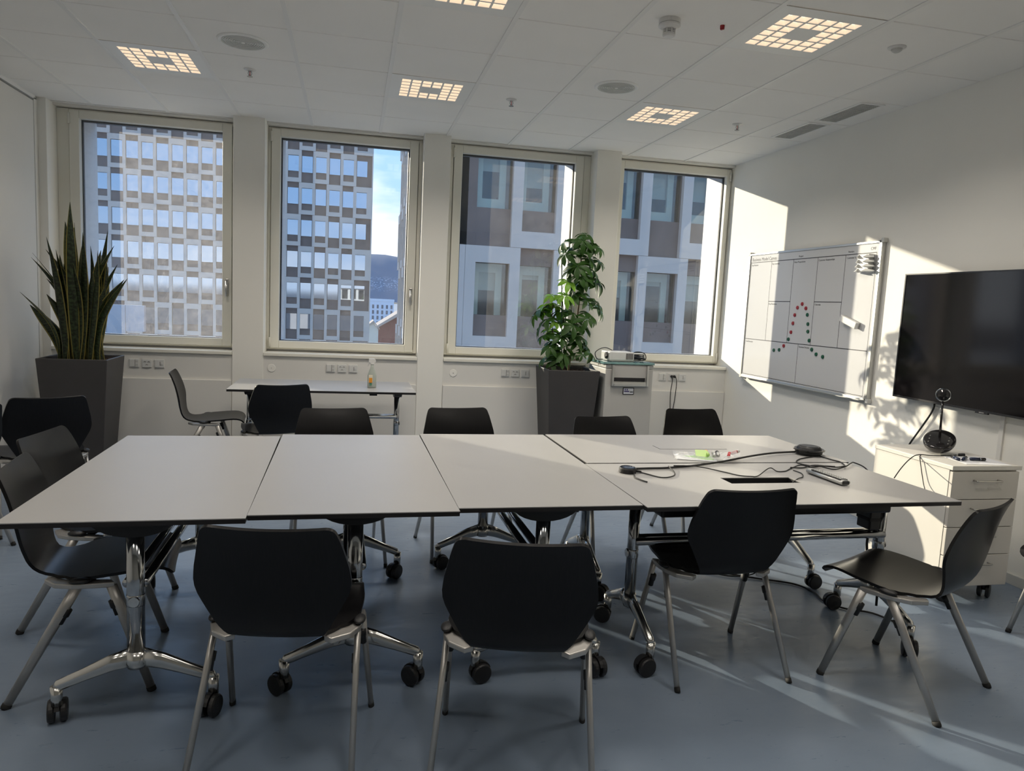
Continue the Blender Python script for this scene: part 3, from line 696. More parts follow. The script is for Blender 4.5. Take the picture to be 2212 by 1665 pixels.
# ================================================================== CHAIRS
PROF = spline([Vector((.286, 0, 0.4080)), Vector((.268, 0, 0.4340)), Vector((.215, 0, 0.4460)), Vector((.10, 0, 0.4370)), Vector((-.02, 0, 0.4270)), Vector((-.100, 0, 0.4260)),
               Vector((-.150, 0, 0.4410)), Vector((-.180, 0, 0.4810)), Vector((-.198, 0, 0.5400)), Vector((-.212, 0, 0.6200)), Vector((-.230, 0, 0.7000)), Vector((-.254, 0, 0.7700)), Vector((-.272, 0, 0.8080))], 4)
def chair_shell():
    P = [(q.x, q.z) for q in PROF]; n = len(P)
    s = [0.0]
    for i in range(1, n): s.append(s[-1]+math.hypot(P[i][0]-P[i-1][0], P[i][1]-P[i-1][1]))
    S = s[-1]
    keys = [(0, .186), (.06, .206), (.17, .226), (.27, .228), (.325, .212), (.375, .168), (.415, .143), (.45, .140), (.475, .150), (.625, .226), (.66, .229), (.70, .224), (.80, .200), (S, .184)]
    def wid(v):
        for (a, wa), (b, wb_) in zip(keys, keys[1:]):
            if v <= b+1e-9:
                f = (v-a)/(b-a); f = f*f*(3-2*f) if a > .26 and b < .46 else f; w_ = wa+(wb_-wa)*f; break
        else: w_ = keys[-1][1]
        for d, r in ((v, .035), (S-v, .022)):
            if d < r: w_ -= r-math.sqrt(max(0, r*r-(r-d)**2))
        return w_
    # resample
    vs = [0, .002, .007, .016, .030]+[.045+(S-.075)*k/34 for k in range(35)]+[S-.021, S-.014, S-.007, S-.002, S]
    U = 12; T = .0055
    def pos(v):
        for i in range(1, n):
            if v <= s[i]+1e-9:
                f = (v-s[i-1])/(s[i]-s[i-1]); return Vector((P[i-1][0]+(P[i][0]-P[i-1][0])*f, P[i-1][1]+(P[i][1]-P[i-1][1])*f))
        return Vector(P[-1])
    bm = bmesh.new(); top, bot = [], []
    for v in vs:
        p = pos(v); d = (pos(min(S, v+.004))-pos(max(0, v-.004))).normalized(); nn = Vector((d.y, -d.x)) if False else Vector((-d.y, d.x))
        if v > .4: pass
        w_ = wid(v)
        f = min(1, max(0, (v-.38)/.16)); c_ = .008+.014*f
        # concave side faces the sitter: seat normal up, back normal forward
        nrm = Vector((0, -d.y*-1, 0))
        up = Vector((0, d.y, -d.x)).normalized()         # perpendicular to d in the yz plane
        if up.z < 0 and f < .5: up = -up
        if f >= .5 and up.y < 0: up = -up
        rt_, rb_ = [], []
        for k in range(U+1):
            u = -1+2*k/U
            q = Vector((w_*u, p.x, p.y))+up*(c_*(u*w_/.22)**2)
            rt_.append(bm.verts.new(q+up*T)); rb_.append(bm.verts.new(q-up*T))
        top.append(rt_); bot.append(rb_)
    m_ = len(vs)
    for i in range(m_-1):
        for k in range(U):
            bm.faces.new((top[i][k], top[i][k+1], top[i+1][k+1], top[i+1][k])); bm.faces.new((bot[i][k+1], bot[i][k], bot[i+1][k], bot[i+1][k+1]))
        bm.faces.new((top[i][0], top[i+1][0], bot[i+1][0], bot[i][0])); bm.faces.new((top[i+1][U], top[i][U], bot[i][U], bot[i+1][U]))
    for k in range(U):
        bm.faces.new((top[0][k+1], top[0][k], bot[0][k], bot[0][k+1])); bm.faces.new((top[-1][k], top[-1][k+1], bot[-1][k+1], bot[-1][k]))
    return bm
def build_chair(label):
    t = thing('stacking_chair', label, 'chair', (0, 0, 0), 0, 'black plywood shell chairs around the room')
    o = finish('seat_shell', chair_shell(), 'ply_black', t, smooth=True)
    es = o.modifiers.new('edge', 'EDGE_SPLIT'); es.split_angle = R(50)
    for sx in (-1, 1):
        bm = bmesh.new()
        pl = [(.232, .105), (.239, .03), (.237, -.03), (.214, -.088), (.160, -.128), (.134, -.108), (.172, -.062), (.190, -.01), (.200, .09)]
        va = [bm.verts.new((sx*x, y_, .405-.10*max(0, y_)*.6)) for x, y_ in pl]; vb = [bm.verts.new((sx*x, y_, .4235-.10*max(0, y_)*.4)) for x, y_ in pl]
        bm.faces.new(va); bm.faces.new(vb[::-1])
        for i in range(len(pl)): bm.faces.new((va[i], vb[i], vb[(i+1) % len(pl)], va[(i+1) % len(pl)]))
        finish('bracket', bm, 'leg_silver', t, bevel=.004)
        bm = bmesh.new(); bmesh.ops.create_uvsphere(bm, u_segments=14, v_segments=8, radius=1.0)
        bmesh.ops.scale(bm, vec=(.020, .036, .011), verts=bm.verts[:]); bmesh.ops.translate(bm, vec=(sx*.229, -.005, .4325), verts=bm.verts[:])
        finish('bumper_pad', bm, 'black_plastic', t, smooth=True)
        for fy, (a, b) in (('f', ((.094, .404), (.222, .006))), ('r', ((-.016, .408), (-.232, .006)))):
            bm = bmesh.new()
            tube(bm, [(sx*.226, a[0], a[1]), (sx*.230, a[0]+(b[0]-a[0])*.25, a[1]+(b[1]-a[1])*.25), (sx*.246, b[0], b[1])], [.0185, .0175, .0145], 12, [.0105, .0105, .0095], up=(0, 1, 0))
            lg = finish('leg', bm, 'leg_silver', t, smooth=True)
            e = Vector((sx*.246, b[0], b[1])); d = (Vector((sx*.246, b[0], b[1]))-Vector((sx*.226, a[0], a[1]))).normalized()
            bm = bmesh.new(); tube(bm, [e-d*.012, e+d*.001, Vector((e.x, e.y, .0))+Vector((d.x, d.y, 0))*.006], [.0160, .0165, .015], 12, [.0105, .0105, .011], up=(0, 1, 0))
            finish('foot_cap', bm, 'black_rubber', lg, smooth=True)
            q = Vector((sx*.226, a[0], a[1]))+d*(.115 if fy == 'r' else .085)
            bm = bmesh.new(); tube(bm, [q-d*.032, q-d*.030, q-d*.002, q, q+d*.028, q+d*.03], [.010, .015, .015, .011, .011, .006], 8, [.006, .013, .013, .011, .0115, .006], up=(0, 1, 0))
            bmesh.ops.translate(bm, vec=(-sx*.005, .014 if fy == 'r' else -.016, 0), verts=bm.verts[:])
            finish('stacking_clip', bm, 'black_plastic', lg, smooth=True)
    bm = bmesh.new(); tube(bm, [(-.21, .02, .408), (.21, .02, .408)], .008, 8, .014); finish('cross_bar', bm, 'black_plastic', t, smooth=True)
    return t
CH = [
 ((-.182, 2.333), -9.0, 'black shell chair in the foreground left, back to the camera'),
 ((.541, 2.155), -13.9, 'black shell chair in the foreground centre, nearest to the camera'),
 ((1.510, 2.690), 1.0, 'black shell chair pushed under the table with the open cable hatch'),
 ((2.256, 2.417), 26.0, 'black shell chair seen from the side in front of the drawer pedestal'),
 ((3.385, 2.52), 92.0, 'black shell chair cut off by the right edge, one leg showing'),
 ((-.945, 2.935), -82.0, 'black shell chair at the left table end, nearer the camera'),
 ((-1.075, 3.47), -97.0, 'black shell chair at the left table end, behind its neighbour'),
 ((-1.83, 4.84), 28.0, 'black shell chair with its back to us before the snake plant pot'),
 ((-2.150, 4.31), 60.0, 'black shell chair cut off by the left edge of the view'),
 ((-1.148, 6.235), -84.0, 'black shell chair in profile at the table under the windows'),
 ((-.562, 5.69), 17.0, 'black shell chair with its back to us at the table under the windows'),
 ((-.065, 4.085), 187.0, 'black shell chair across the table facing us, leftmost of four'),
 ((.682, 4.18), 187.0, 'black shell chair across the table facing us, second from the left'),
 ((1.548, 3.915), 188.0, 'black shell chair across the table facing us before the big pot'),
 ((2.303, 4.30), 183.0, 'black shell chair across the table facing us, rightmost by the socket'),
]
proto = None
for (x, y), a, lab in CH:
    if proto is None: proto = build_chair(lab); proto.location = (x, y, 0); proto.rotation_euler = (0, 0, R(a))
    else: dup(proto, (x, y, 0), R(a), lab)

# ================================================================== POTS AND PLANTS
def planter(label, x, y, rz):
    t = thing('planter', label, 'planter', (x, y, 0), rz, 'tall tapered grey planters')
    H, a, b, th = .90, .245, .185, .018
    bm = bmesh.new()
    def sq(s, z): return [bm.verts.new((sx*s, sy*s, z)) for sx, sy in ((-1, -1), (1, -1), (1, 1), (-1, 1))]
    o0, o1, i1, i0 = sq(b, 0), sq(a, H), sq(a-th, H), sq(a-th-.006, H-.09)
    for A, B in ((o0, o1), (o1, i1), (i1, i0)):
        for i in range(4): bm.faces.new((A[i], A[(i+1) % 4], B[(i+1) % 4], B[i]))
    bm.faces.new(o0[::-1]); bm.faces.new(i0)
    finish('pot', bm, 'pot_grey', t, bevel=.006)
    bm = bmesh.new(); bmesh.ops.create_grid(bm, x_segments=14, y_segments=14, size=a-th-.004)
    rnd = random.Random(3)
    for v_ in bm.verts: v_.co.z = H-.035+rnd.uniform(-.007, .010)
    finish('soil', bm, 'soil', t)
    rnd = random.Random(11); gm = bmesh.new()
    for k in range(160):
        c_ = Vector((rnd.uniform(-.21, .21), rnd.uniform(-.21, .21), H-.028)); s_ = rnd.uniform(.006, .012)
        mtx = Matrix.Translation(c_) @ Matrix.Rotation(rnd.uniform(0, 6), 4, 'Z') @ Matrix.Rotation(rnd.uniform(0, 6), 4, 'X') @ Matrix.Diagonal((s_, s_*.7, s_*.6, 1))
        bmesh.ops.create_cube(gm, size=1.6, matrix=mtx)
    tag(finish('bark_chips', gm, 'soil', t), kind='stuff')
planter('tapered dark grey planter holding the snake plant at left', -2.085, 6.29, R(1.5))
planter('tapered dark grey planter holding the umbrella plant before the window', 1.985, 6.52, R(0))

def blade(base, tip, width, bow, twist, seg=14):
    """lanceolate leaf from base to tip with V cross-section and uv (x across, y along)"""
    base, tip = Vector(base), Vector(tip); ax = tip-base; L = ax.length; d = ax.normalized()
    side = d.cross(Vector((0, 1, 0))); side = side.normalized() if side.length > .1 else Vector((1, 0, 0))
    side = Matrix.Rotation(twist, 3, d) @ side
    nr = side.cross(d); bm = bmesh.new(); uvl = bm.loops.layers.uv.new('UVMap'); rows = []
    out = Vector((ax.x, ax.y, 0)); out = out.normalized() if out.length > .02 else Vector((0, 0, 0))
    for i in range(seg+1):
        f = i/seg
        wd = width*(.45+.55*math.sin(min(1, f/.5)*PI/2))*(1-max(0, (f-.55)/.45)**2.2)
        wd = max(wd, .0012)
        c_ = base+ax*f-out*(bow*math.sin(PI*f))*L+nr*(.012*math.sin(5*f+twist*3))
        s2 = Matrix.Rotation(.5*f*math.sin(twist*5), 3, d) @ side; n2 = s2.cross(d)
        rows.append([(bm.verts.new(c_+s2*(u*wd)+n2*(abs(u)*wd*.45)), (u+1)/2, f) for u in (-1, -.8, 0, .8, 1)])
    for i in range(seg):
        for k in range(4):
            q = (rows[i][k], rows[i][k+1], rows[i+1][k+1], rows[i+1][k]); fc = bm.faces.new([a[0] for a in q])
            for lp, a in zip(fc.loops, q): lp[uvl].uv = (a[1], a[2])
    return bm
tips = [(-2.48, 1.29), (-2.45, 1.39), (-2.46, 1.66), (-2.41, 1.69), (-2.27, 1.6), (-2.26, 1.81), (-2.22, 1.95), (-2.17, 1.95), (-2.15, 1.84), (-2.1, 2.08), (-2.05, 1.76), (-1.91, 1.9), (-1.9, 1.73), (-1.86, 1.64), (-1.79, 1.52), (-1.71, 1.53), (-2.18, 1.75), (-2.1, 1.69), (-2.21, 1.72), (-1.93, 1.7), (-1.94, 1.74), (-2.25, 1.69), (-2.12, 1.67), (-2.03, 1.77), (-2.32, 1.56), (-2.08, 1.62), (-1.98, 1.68), (-2.3, 1.38), (-2.05, 1.52), (-1.92, 1.47)]
sp = thing('snake_plant', 'snake plant with tall upright yellow-edged leaves in the left planter', 'plant', (-2.085, 6.29, .86))
rnd = random.Random(5)
for i, (tx, tz) in enumerate(tips+[(-2.16, 1.5), (-2.0, 1.45), (-2.24, 1.42), (-1.97, 1.58), (-2.36, 1.5), (-2.12, 1.9), (-1.86, 1.42), (-2.02, 1.86), (-2.2, 1.62), (-2.3, 1.72), (-1.84, 1.78)]):
    lx, lz = tx+2.085, tz-.86
    bx_ = max(-.15, min(.15, lx*.45+rnd.uniform(-.04, .04))); by_ = rnd.uniform(-.11, .11); ty_ = by_*1.4+rnd.uniform(-.03, .03)
    narrow = i in (1, 3, 7)
    bm = blade((bx_, by_, -.03), (lx*1.0-ty_*.30*0, ty_, lz), .012 if narrow else rnd.uniform(.036, .050), .15 if abs(lx) > .2 else rnd.uniform(-.02, .03), rnd.uniform(-.7, .7))
    finish('leaf', bm, 'snake_leaf', sp, smooth=True)

# ---- umbrella plant
up_ = thing('umbrella_plant', 'green umbrella plant on a stick in the planter before the window', 'plant', (1.985, 6.52, .87))
OX, OZ = 1.985, .87
whorl = [(2.07, 2.14), (1.88, 2.06), (2.02, 2.08), (2.15, 2.06), (1.96, 2.02), (1.86, 1.95), (1.92, 1.93), (2.08, 2.03), (2.03, 1.99), (2.18, 2.03), (2.1, 1.93), (2.16, 1.9), (2.24, 1.91), (1.97, 1.84), (2.04, 1.86), (1.94, 1.81), (2.18, 1.82), (2.21, 1.74), (2.26, 1.72), (2.01, 1.76), (2.05, 1.71), (2.0, 1.66), (2.06, 1.74), (1.91, 1.7), (1.87, 1.57), (1.78, 1.57), (1.99, 1.59), (2.06, 1.59), (2.12, 1.54), (2.25, 1.52), (2.26, 1.46), (1.77, 1.48), (1.71, 1.44), (1.83, 1.48), (1.9, 1.43), (1.98, 1.42), (1.67, 1.39), (1.75, 1.35), (1.82, 1.33), (1.9, 1.34), (1.97, 1.31), (2.03, 1.36), (2.1, 1.37), (2.18, 1.4), (2.12, 1.3), (1.71, 1.29), (1.74, 1.21), (1.81, 1.25), (1.87, 1.19), (1.81, 1.15), (2.0, 1.21), (1.93, 1.24), (2.09, 1.2), (2.05, 1.14), (2.14, 1.12), (2.18, 1.06), (1.76, 1.1), (1.83, 1.09), (1.75, 1.0), (1.8, 0.97), (1.87, 1.0), (1.9, 1.04), (1.93, 1.09), (2.07, 1.04), (2.02, 1.03), (1.95, 1.02)]
stem_a = spline([(1.99, 6.50, .86), (2.01, 6.50, 1.07), (2.04, 6.50, 1.28), (2.06, 6.51, 1.5), (2.08, 6.52, 1.71), (2.06, 6.52, 1.92), (2.07, 6.52, 2.10)], 6)
stem_b = spline([(1.96, 6.55, .86), (1.95, 6.54, 1.1), (1.93, 6.52, 1.3), (1.90, 6.50, 1.5), (1.88, 6.5, 1.62)], 6)
stem_c = spline([(1.86, 6.48, .86), (1.83, 6.47, 1.1), (1.80, 6.46, 1.3), (1.79, 6.46, 1.5)], 6)
loc_ = lambda q: (q[0]-OX, q[1]-6.52, q[2]-OZ)
for st, r0 in ((stem_a, .010), (stem_b, .007), (stem_c, .006)):
    tubed('stem', [loc_(q) for q in st], [r0*(1-.5*i/len(st)) for i in range(len(st))], 'bark', up_)
tubed('support_stick', [loc_((1.91, 6.44, .86)), loc_((1.85, 6.44, 1.92))], .0055, 'stick_green', up_)
def compound_leaf(backlit, seed, size):
    r_ = random.Random(seed); bm = bmesh.new(); uvl = bm.loops.layers.uv.new('UVMap')
    n = r_.choice((6, 7, 7, 8))
    for k in range(n):
        a = 2*PI*k/n+r_.uniform(-.2, .2); L = size*r_.uniform(.75, 1.1); wd = L*r_.uniform(.205, .25); droop = r_.uniform(.25, .85)
        d = Vector((math.cos(a), math.sin(a), 0)); s_ = Vector((-math.sin(a), math.cos(a), 0)); rows = []
        for i in range(7):
            f = i/6; w_ = wd*(.25, .42, .72, .95, 1.0, .74, .06)[i]
            if i == 0: w_ = .0015
            c_ = d*(.006+L*f)-Vector((0, 0, 1))*(droop*L*f*f)
            rows.append([(bm.verts.new(c_+s_*(u*w_)+Vector((0, 0, abs(u)*w_*.35))), (u+1)/2, f) for u in (-1, 0, 1)])
        for i in range(6):
            for j in range(2):
                q = (rows[i][j], rows[i][j+1], rows[i+1][j+1], rows[i+1][j]); fc = bm.faces.new([z[0] for z in q])
                for lp, z in zip(fc.loops, q): lp[uvl].uv = (z[1], z[2])
    me = bpy.data.meshes.new('leaf'); bm.to_mesh(me); bm.free()
    for pl in me.polygons: pl.use_smooth = True
    me.materials.append(MATS['umbrella_leaf_backlit' if backlit else 'umbrella_leaf']); return me
LM = [compound_leaf(False, s_, .112) for s_ in range(5)]; LM_LIT = [compound_leaf(True, 20+s_, .112) for s_ in range(2)]
rnd = random.Random(9); allst = stem_a+stem_b+stem_c; petm = bmesh.new()
for i, (wx, wz) in enumerate(whorl):
    yy = 6.48+rnd.uniform(-.13, .10)
    near = min(allst, key=lambda q: (q[0]-wx)**2+((q[2]-wz)*.8)**2+.3*(q[1]-yy)**2)
    backlit = i in (24, 25, 33, 23, 31, 38, 47)  # leaves coloured as if the sun shone through them
    me = rnd.choice(LM_LIT if backlit else LM)
    o = link('leaf', me, None, up_); o.location = loc_((wx, yy, wz))
    out = Vector((wx-near[0], yy-near[1], 0)); ang = math.atan2(out.y, out.x)
    tilt = min(1.1, .35+out.length*2.6)
    o.rotation_euler = (Matrix.Rotation(ang, 3, 'Z') @ Matrix.Rotation(tilt, 3, 'Y') @ Matrix.Rotation(rnd.uniform(0, 6), 3, 'Z')).to_euler()
    s_ = rnd.uniform(.85, 1.12)*(.62 if wz < 1.06 and wx > 1.9 else 1.0); o.scale = (s_, s_, s_)
    mid = (Vector(near)+Vector((wx, yy, wz)))/2+Vector((0, 0, .02))
    tubed('petiole', [loc_(near), loc_(mid), loc_((wx, yy, wz))], .0022, 'stick_green' if not backlit else 'umbrella_leaf_backlit', up_, 5)

# ================================================================== WALL SOCKETS, COVER PLATES
def socket(name, x, z, label, kind):
    y_ = wy(x)-.001
    t = thing(name, label, 'socket', (x, y_+.012, z), math.atan(WR), 'white wall plates on the parapet')
    box('plate', (-.040, .040, -.011, 0, -.037, .037), 'white_plastic', t, bevel=.004)
    if kind == 'power':
        for dx, dz, rot in ((-.016, .012, .5), (.016, .012, -.5), (0, -.014, 0)):
            for a in (-1, 0, 1):
                h = lathed('pin_hole', [(.0, 0), (.0032, 0), (.0032, .0015), (.0, .0015)], 'socket_dark', t, 8, (0, 0, 0), 'y'); h.location = (dx+a*.0065, -.0122, dz+(.004 if a == 0 else 0))
    elif kind == 'data':
        box('blank', (-.034, .006, -.0135, -.011, -.030, .030), 'white_plastic', t, bevel=.002)
        for s in (-1, 1): box('port', (.012, .032, -.0125, -.011, s*.016-.010, s*.016+.010), 'vent_grey', t)
        box('gap', (.007, .010, -.0122, -.011, -.030, .030), 'socket_dark', t)
    else:
        box('blank', (-.034, .004, -.0135, -.011, -.030, .030), 'white_plastic', t, bevel=.002)
        box('button', (.009, .029, -.015, -.011, -.012, .012), 'white_plastic', t, bevel=.002)
        box('gap', (.005, .008, -.0122, -.011, -.018, .018), 'socket_dark', t)
    return t
where = ['below the leftmost window', 'below the second window', 'below the third window beside the planter', 'below the right window']
for i, xs in enumerate(((-1.86, -1.757, -1.655), (-.19, -.088, .012), (1.45, 1.547, 1.645), (3.07, 3.175, 3.285))):
    for x, k, nm, lb in zip(xs, ('data', 'power', 'blank'), ('network_socket', 'power_socket', 'wall_plate'), ('white network socket', 'white three-way power socket', 'white wall plate with small button')):
        if i == 3 and k == 'power': lb = 'white power socket with two black plugs'
        socket(nm, x, .806+.003*i, '%s %s' % (lb, where[i]), k)
for x, lab in ((-.712, 'round white cover plate below the left edge of the second window'), (.945, 'round white cover plate below the left edge of the third window')):
    t = thing('cover_plate', lab, 'cover plate', (x, wy(x)+.012, .795), 0, 'round white cover plates')
    lathed('disc', [(.0, -.005), (.034, -.005), (.036, -.003), (.036, 0)], 'wall_paint', t, 28, (0, 0, 0), 'y')
    lathed('screw', [(.0, -.007), (.004, -.007), (.004, -.005)], 'steel', t, 10, (0, 0, 0), 'y')

# plugs and leads in the right socket
for k, dx in enumerate((-.012, .014)):
    x = 3.175+dx; y_ = wy(x)-.008
    t = thing('power_lead', ('black plug and lead, left of the pair in the right socket', 'black plug and lead, right of the pair in the right socket')[k], 'cable', (x, y_, .825), 0, 'two black leads in the right socket')
    tubed('plug', [(0, .004, 0), (0, -.012, 0), (dx*.4, -.030, -.006)], [.013, .014, .007], 'black_plastic', t, 10)
    tubed('lead', spline([(dx*.4, -.030, -.006), (dx*.8, -.045, -.05), (dx*1.1, -.03, -.16), (dx*.4, -.025, -.30), (-dx*1.2, -.02, -.45), (-dx*2-.01, -.02, -.62), (-.05, -.03, -.80)], 6), .0038, 'cable_black', t)

# ================================================================== SHREDDER CABINET WITH PROJECTOR
t = thing('paper_shredder', 'tall light grey paper shredder cabinet with green glass top', 'shredder', (2.505, 6.49, 0), R(1))
w_, d_ = .235, .23
box('body', (-w_, w_, -d_, d_, .05, .93), 'cabinet_grey', t, bevel=.008)
box('plinth', (-w_+.03, w_-.03, -d_+.03, d_-.03, 0, .05), 'black_plastic', t)
box('head', (-w_, w_, -d_, d_, .934, .968), 'cabinet_grey', t, bevel=.004)
box('glass_top', (-w_-.03, w_+.005, -d_-.012, d_, .972, .992), 'green_glass', t, bevel=.002)
box('feed_panel', (-.165, .165, -d_-.006, -d_, .79, .955), 'cabinet_grey', t)
bm = bmesh.new(); ring(bm, -.182, .182, .772, .965, -.160, .160, .800, .965, -d_-.03, -d_-.001); finish('handle_frame', bm, 'alu', t, bevel=.004)
box('slot', (-.155, .155, -d_-.0075, -d_-.005, .815, .85), 'gasket_black', t)
box('slot_lip', (-.160, .160, -d_-.022, -d_-.006, .797, .813), 'alu', t)
lb = box('label_plate', (-.056, .054, -d_-.003, -d_, .692, .758), 'gasket_black', t)
box('label_face', (-.049, .047, -d_-.0042, -d_-.002, .699, .751), 'paper', lb)
box('label_print', (-.044, .006, -d_-.005, -d_-.004, .716, .728), 'violet_ink', lb)
box('label_print', (-.040, -.028, -d_-.005, -d_-.004, .732, .746), 'violet_ink', lb)
box('label_print', (-.020, -.008, -d_-.005, -d_-.004, .732, .746), 'violet_ink', lb)
box('label_print', (.012, .042, -d_-.005, -d_-.004, .713, .722), 'ink', lb)
# projector
t = thing('projector', 'white projector lying on the green glass top', 'projector', (2.455, 6.42, .993), R(4))
box('case', (-.135, .115, -.09, .11, .008, .088), 'white_plastic', t, bevel=.008)
box('bottom_shell', (-.132, .112, -.087, .107, .003, .010), 'cabinet_grey', t)
for k in range(6): box('vent_slat', (.032+k*.0125, .040+k*.0125, -.0925, -.088, .020, .076), 'socket_dark', t)
bm = bmesh.new(); tube(bm, [(-.138, -.03, .05), (-.150, -.03, .05)], [.032, .030], 18); finish('lens_ring', bm, 'black_plastic', t)
for sx in (-.11, .09): lathed('foot', [(.009, 0), (.009, .004)], 'black_rubber', t, 10, (sx, -.07, 0))
rnd = random.Random(4)
def coil(c, rx, ry, n, seed, z0=.006, zs=.012):
    r_ = random.Random(seed); pts = []
    for k in range(n*8):
        a = 2*PI*k/8; q = r_.uniform(.75, 1.12)
        pts.append((c[0]+rx*q*math.cos(a), c[1]+ry*q*math.sin(a), c[2]+z0+zs*(k/8)+.25*zs*math.sin(a*1.3)))
    return spline(pts, 4)
t = thing('cable_bundle', 'coiled black cables lying beside the projector on the glass top', 'cable', (2.64, 6.44, .993))
tubed('coil', coil((.0, -.02, 0), .075, .09, 5, 1), .0045, 'cable_black', t, 6)
tubed('loop', spline([(-.07, .0, .03), (-.04, .0, .075), (.02, -.01, .088), (.075, -.02, .07), (.085, -.02, .02), (.02, -.05, .01)], 6), .0042, 'cable_black', t, 6)
tubed('loop', spline([(-.06, .02, .09), (-.02, .03, .06), (.03, .03, .03), (.05, .0, .008)], 6), .0042, 'cable_black', t, 6)
tag(tubed('projector_lead', spline([(2.44, 6.53, 1.075), (2.36, 6.50, 1.105), (2.28, 6.45, 1.10), (2.215, 6.41, 1.06), (2.235, 6.40, 1.005), (2.30, 6.44, 1.001)], 6), .0042, 'cable_black', None, 6), 'thin black lead looping over the left side of the projector', 'cable')

# ================================================================== SPRAY BOTTLE
t = thing('spray_bottle', 'grey spray bottle with white trigger head and orange label', 'bottle', (.163, 6.01, .7356), R(8))
bm = bmesh.new()
tube(bm, [(0, 0, 0), (0, 0, .012), (0, 0, .10), (0, 0, .135), (0, 0, .165), (0, 0, .195)], [.022, .026, .026, .021, .013, .011], 18, [.034, .037, .037, .027, .014, .012], up=(0, 1, 0))
finish('bottle', bm, 'bottle_body', t, smooth=True)
bm = bmesh.new(); bx(bm, -.014, .014, -.013, .013, .193, .205)
prism(bm, [(-.030, .222), (-.026, .240), (.018, .240), (.028, .225), (.026, .212), (.012, .203), (-.022, .205), (-.030, .214)], -.012, .012)
prism(bm, [(-.024, .212), (-.016, .212), (-.026, .186), (-.036, .176), (-.036, .182)], -.006, .006)
finish('trigger_head', bm, 'white_plastic', t, bevel=.002)
for nm, a, m_ in (('label', (-.030, .001, .045, .108), 'label_cream'), ('label_print', (-.028, -.001, .045, .085), 'label_orange'), ('label_print', (-.022, -.004, .022, .040), 'label_green')):
    box(nm, (a[0], a[1], -.0275 if nm == 'label' else -.0282, -.018, a[2], a[3]), m_, t)

# ================================================================== WHITEBOARD
BX = 3.737
wbd = thing('whiteboard', 'white magnetic board printed with a business model canvas grid', 'whiteboard', (XR, 5.53, 1.475))
def by(y): return y-5.53
def bz(z): return z-1.475
dx = BX-XR
box('panel', (dx-.004, -.002, by(4.635), by(6.41), bz(.895), bz(2.052)), 'board_white', wbd)
for nm, a in (('frame_bar', (by(4.615), by(4.645), bz(.885), bz(2.062))), ('frame_bar', (by(6.40), by(6.418), bz(.885), bz(2.062))), ('frame_bar', (by(4.62), by(6.415), bz(2.044), bz(2.062))), ('frame_bar', (by(4.62), by(6.415), bz(.884), bz(.902)))):
    box(nm, (dx-.012, -.001, a[0], a[1], a[2], a[3]), 'alu', wbd, bevel=.003)
box('pen_tray', (dx-.045, -.001, by(4.66), by(6.38), bz(.884), bz(.889)), 'alu', wbd)
for a in ((4.615, .885), (4.615, 2.062), (6.418, .885), (6.418, 2.062)):
    box('corner_cap', (dx-.0135, 0, by(a[0])-.016, by(a[0])+.016, bz(a[1])-.016, bz(a[1])+.016), 'vent_grey', wbd, bevel=.004)
def hl_(y0, y1, z, th=.004): box('grid_line', (dx-.0046, dx-.003, by(y0), by(y1), bz(z)-th/2, bz(z)+th/2), 'ink', wbd)
def vl_(y_, z0, z1, th=.004): box('grid_line', (dx-.0046, dx-.003, by(y_)-th/2, by(y_)+th/2, bz(z0), bz(z1)), 'ink', wbd)
hl_(4.672, 6.388, 1.977, .006); hl_(4.672, 6.388, 1.252, .006); hl_(4.672, 6.388, .914)
for y_ in (6.04, 5.70, 5.36, 5.014): vl_(y_, 1.252, 1.977)
for y_ in (4.672, 6.388): vl_(y_, .914, 1.977, .003)
vl_(5.526, .914, 1.252); hl_(5.70, 6.04, 1.612, .006); hl_(5.014, 5.36, 1.612, .006)
ROT = (PI/2, 0, -PI/2)
def wtext(s, y_, z, size, m_='ink'): text_mesh('printed_text', s, size, m_, wbd, (dx-.0042, by(y_), bz(z)), ROT)
wtext('Business Model Canvas', 6.375, 1.990, .044)
wtext('Project', 5.63, 1.992, .022); wtext('Version', 4.99, 1.992, .022); wtext('CMF', 4.74, 1.998, .03)
for s, y_, z in (('Key Partners', 6.375, 1.945), ('Key Activities', 6.03, 1.945), ('Value Propositions', 5.69, 1.945), ('Customer Relationships', 5.35, 1.945), ('Customer Segments', 5.00, 1.945),
                 ('Key Resources', 6.03, 1.583), ('Channels', 5.35, 1.583), ('Cost Structure', 6.375, 1.222), ('Revenue Streams', 5.515, 1.222)): wtext(s, y_, z, .021)
red = [(5.517, 1.593), (5.58, 1.561), (5.461, 1.557), (5.61, 1.497), (5.626, 1.425), (5.643, 1.347), (5.733, 1.222)]
grn = [(5.432, 1.503), (5.413, 1.426), (5.404, 1.364), (5.375, 1.29), (5.672, 1.284), (5.881, 1.173), (5.798, 1.182), (5.329, 1.218), (5.265, 1.183), (5.178, 1.169)]
rl = ['red magnet at the top of the arch', 'red magnet left below the arch top', 'red magnet right below the arch top', 'red magnet third down the left arch side', 'red magnet fourth down the left arch side', 'red magnet lowest on the left arch side', 'red magnet alone in the bottom left field']
gl = ['green magnet highest on the right arch side', 'green magnet second down the right arch side', 'green magnet third down the right arch side', 'green magnet at the foot of the right arch side', 'green magnet at the foot of the left arch side',
      'green magnet farthest left in the bottom fields', 'green magnet beside the red one in the bottom left field', 'green magnet highest of three in the bottom right field', 'green magnet middle of three in the bottom right field', 'green magnet farthest right in the bottom field']
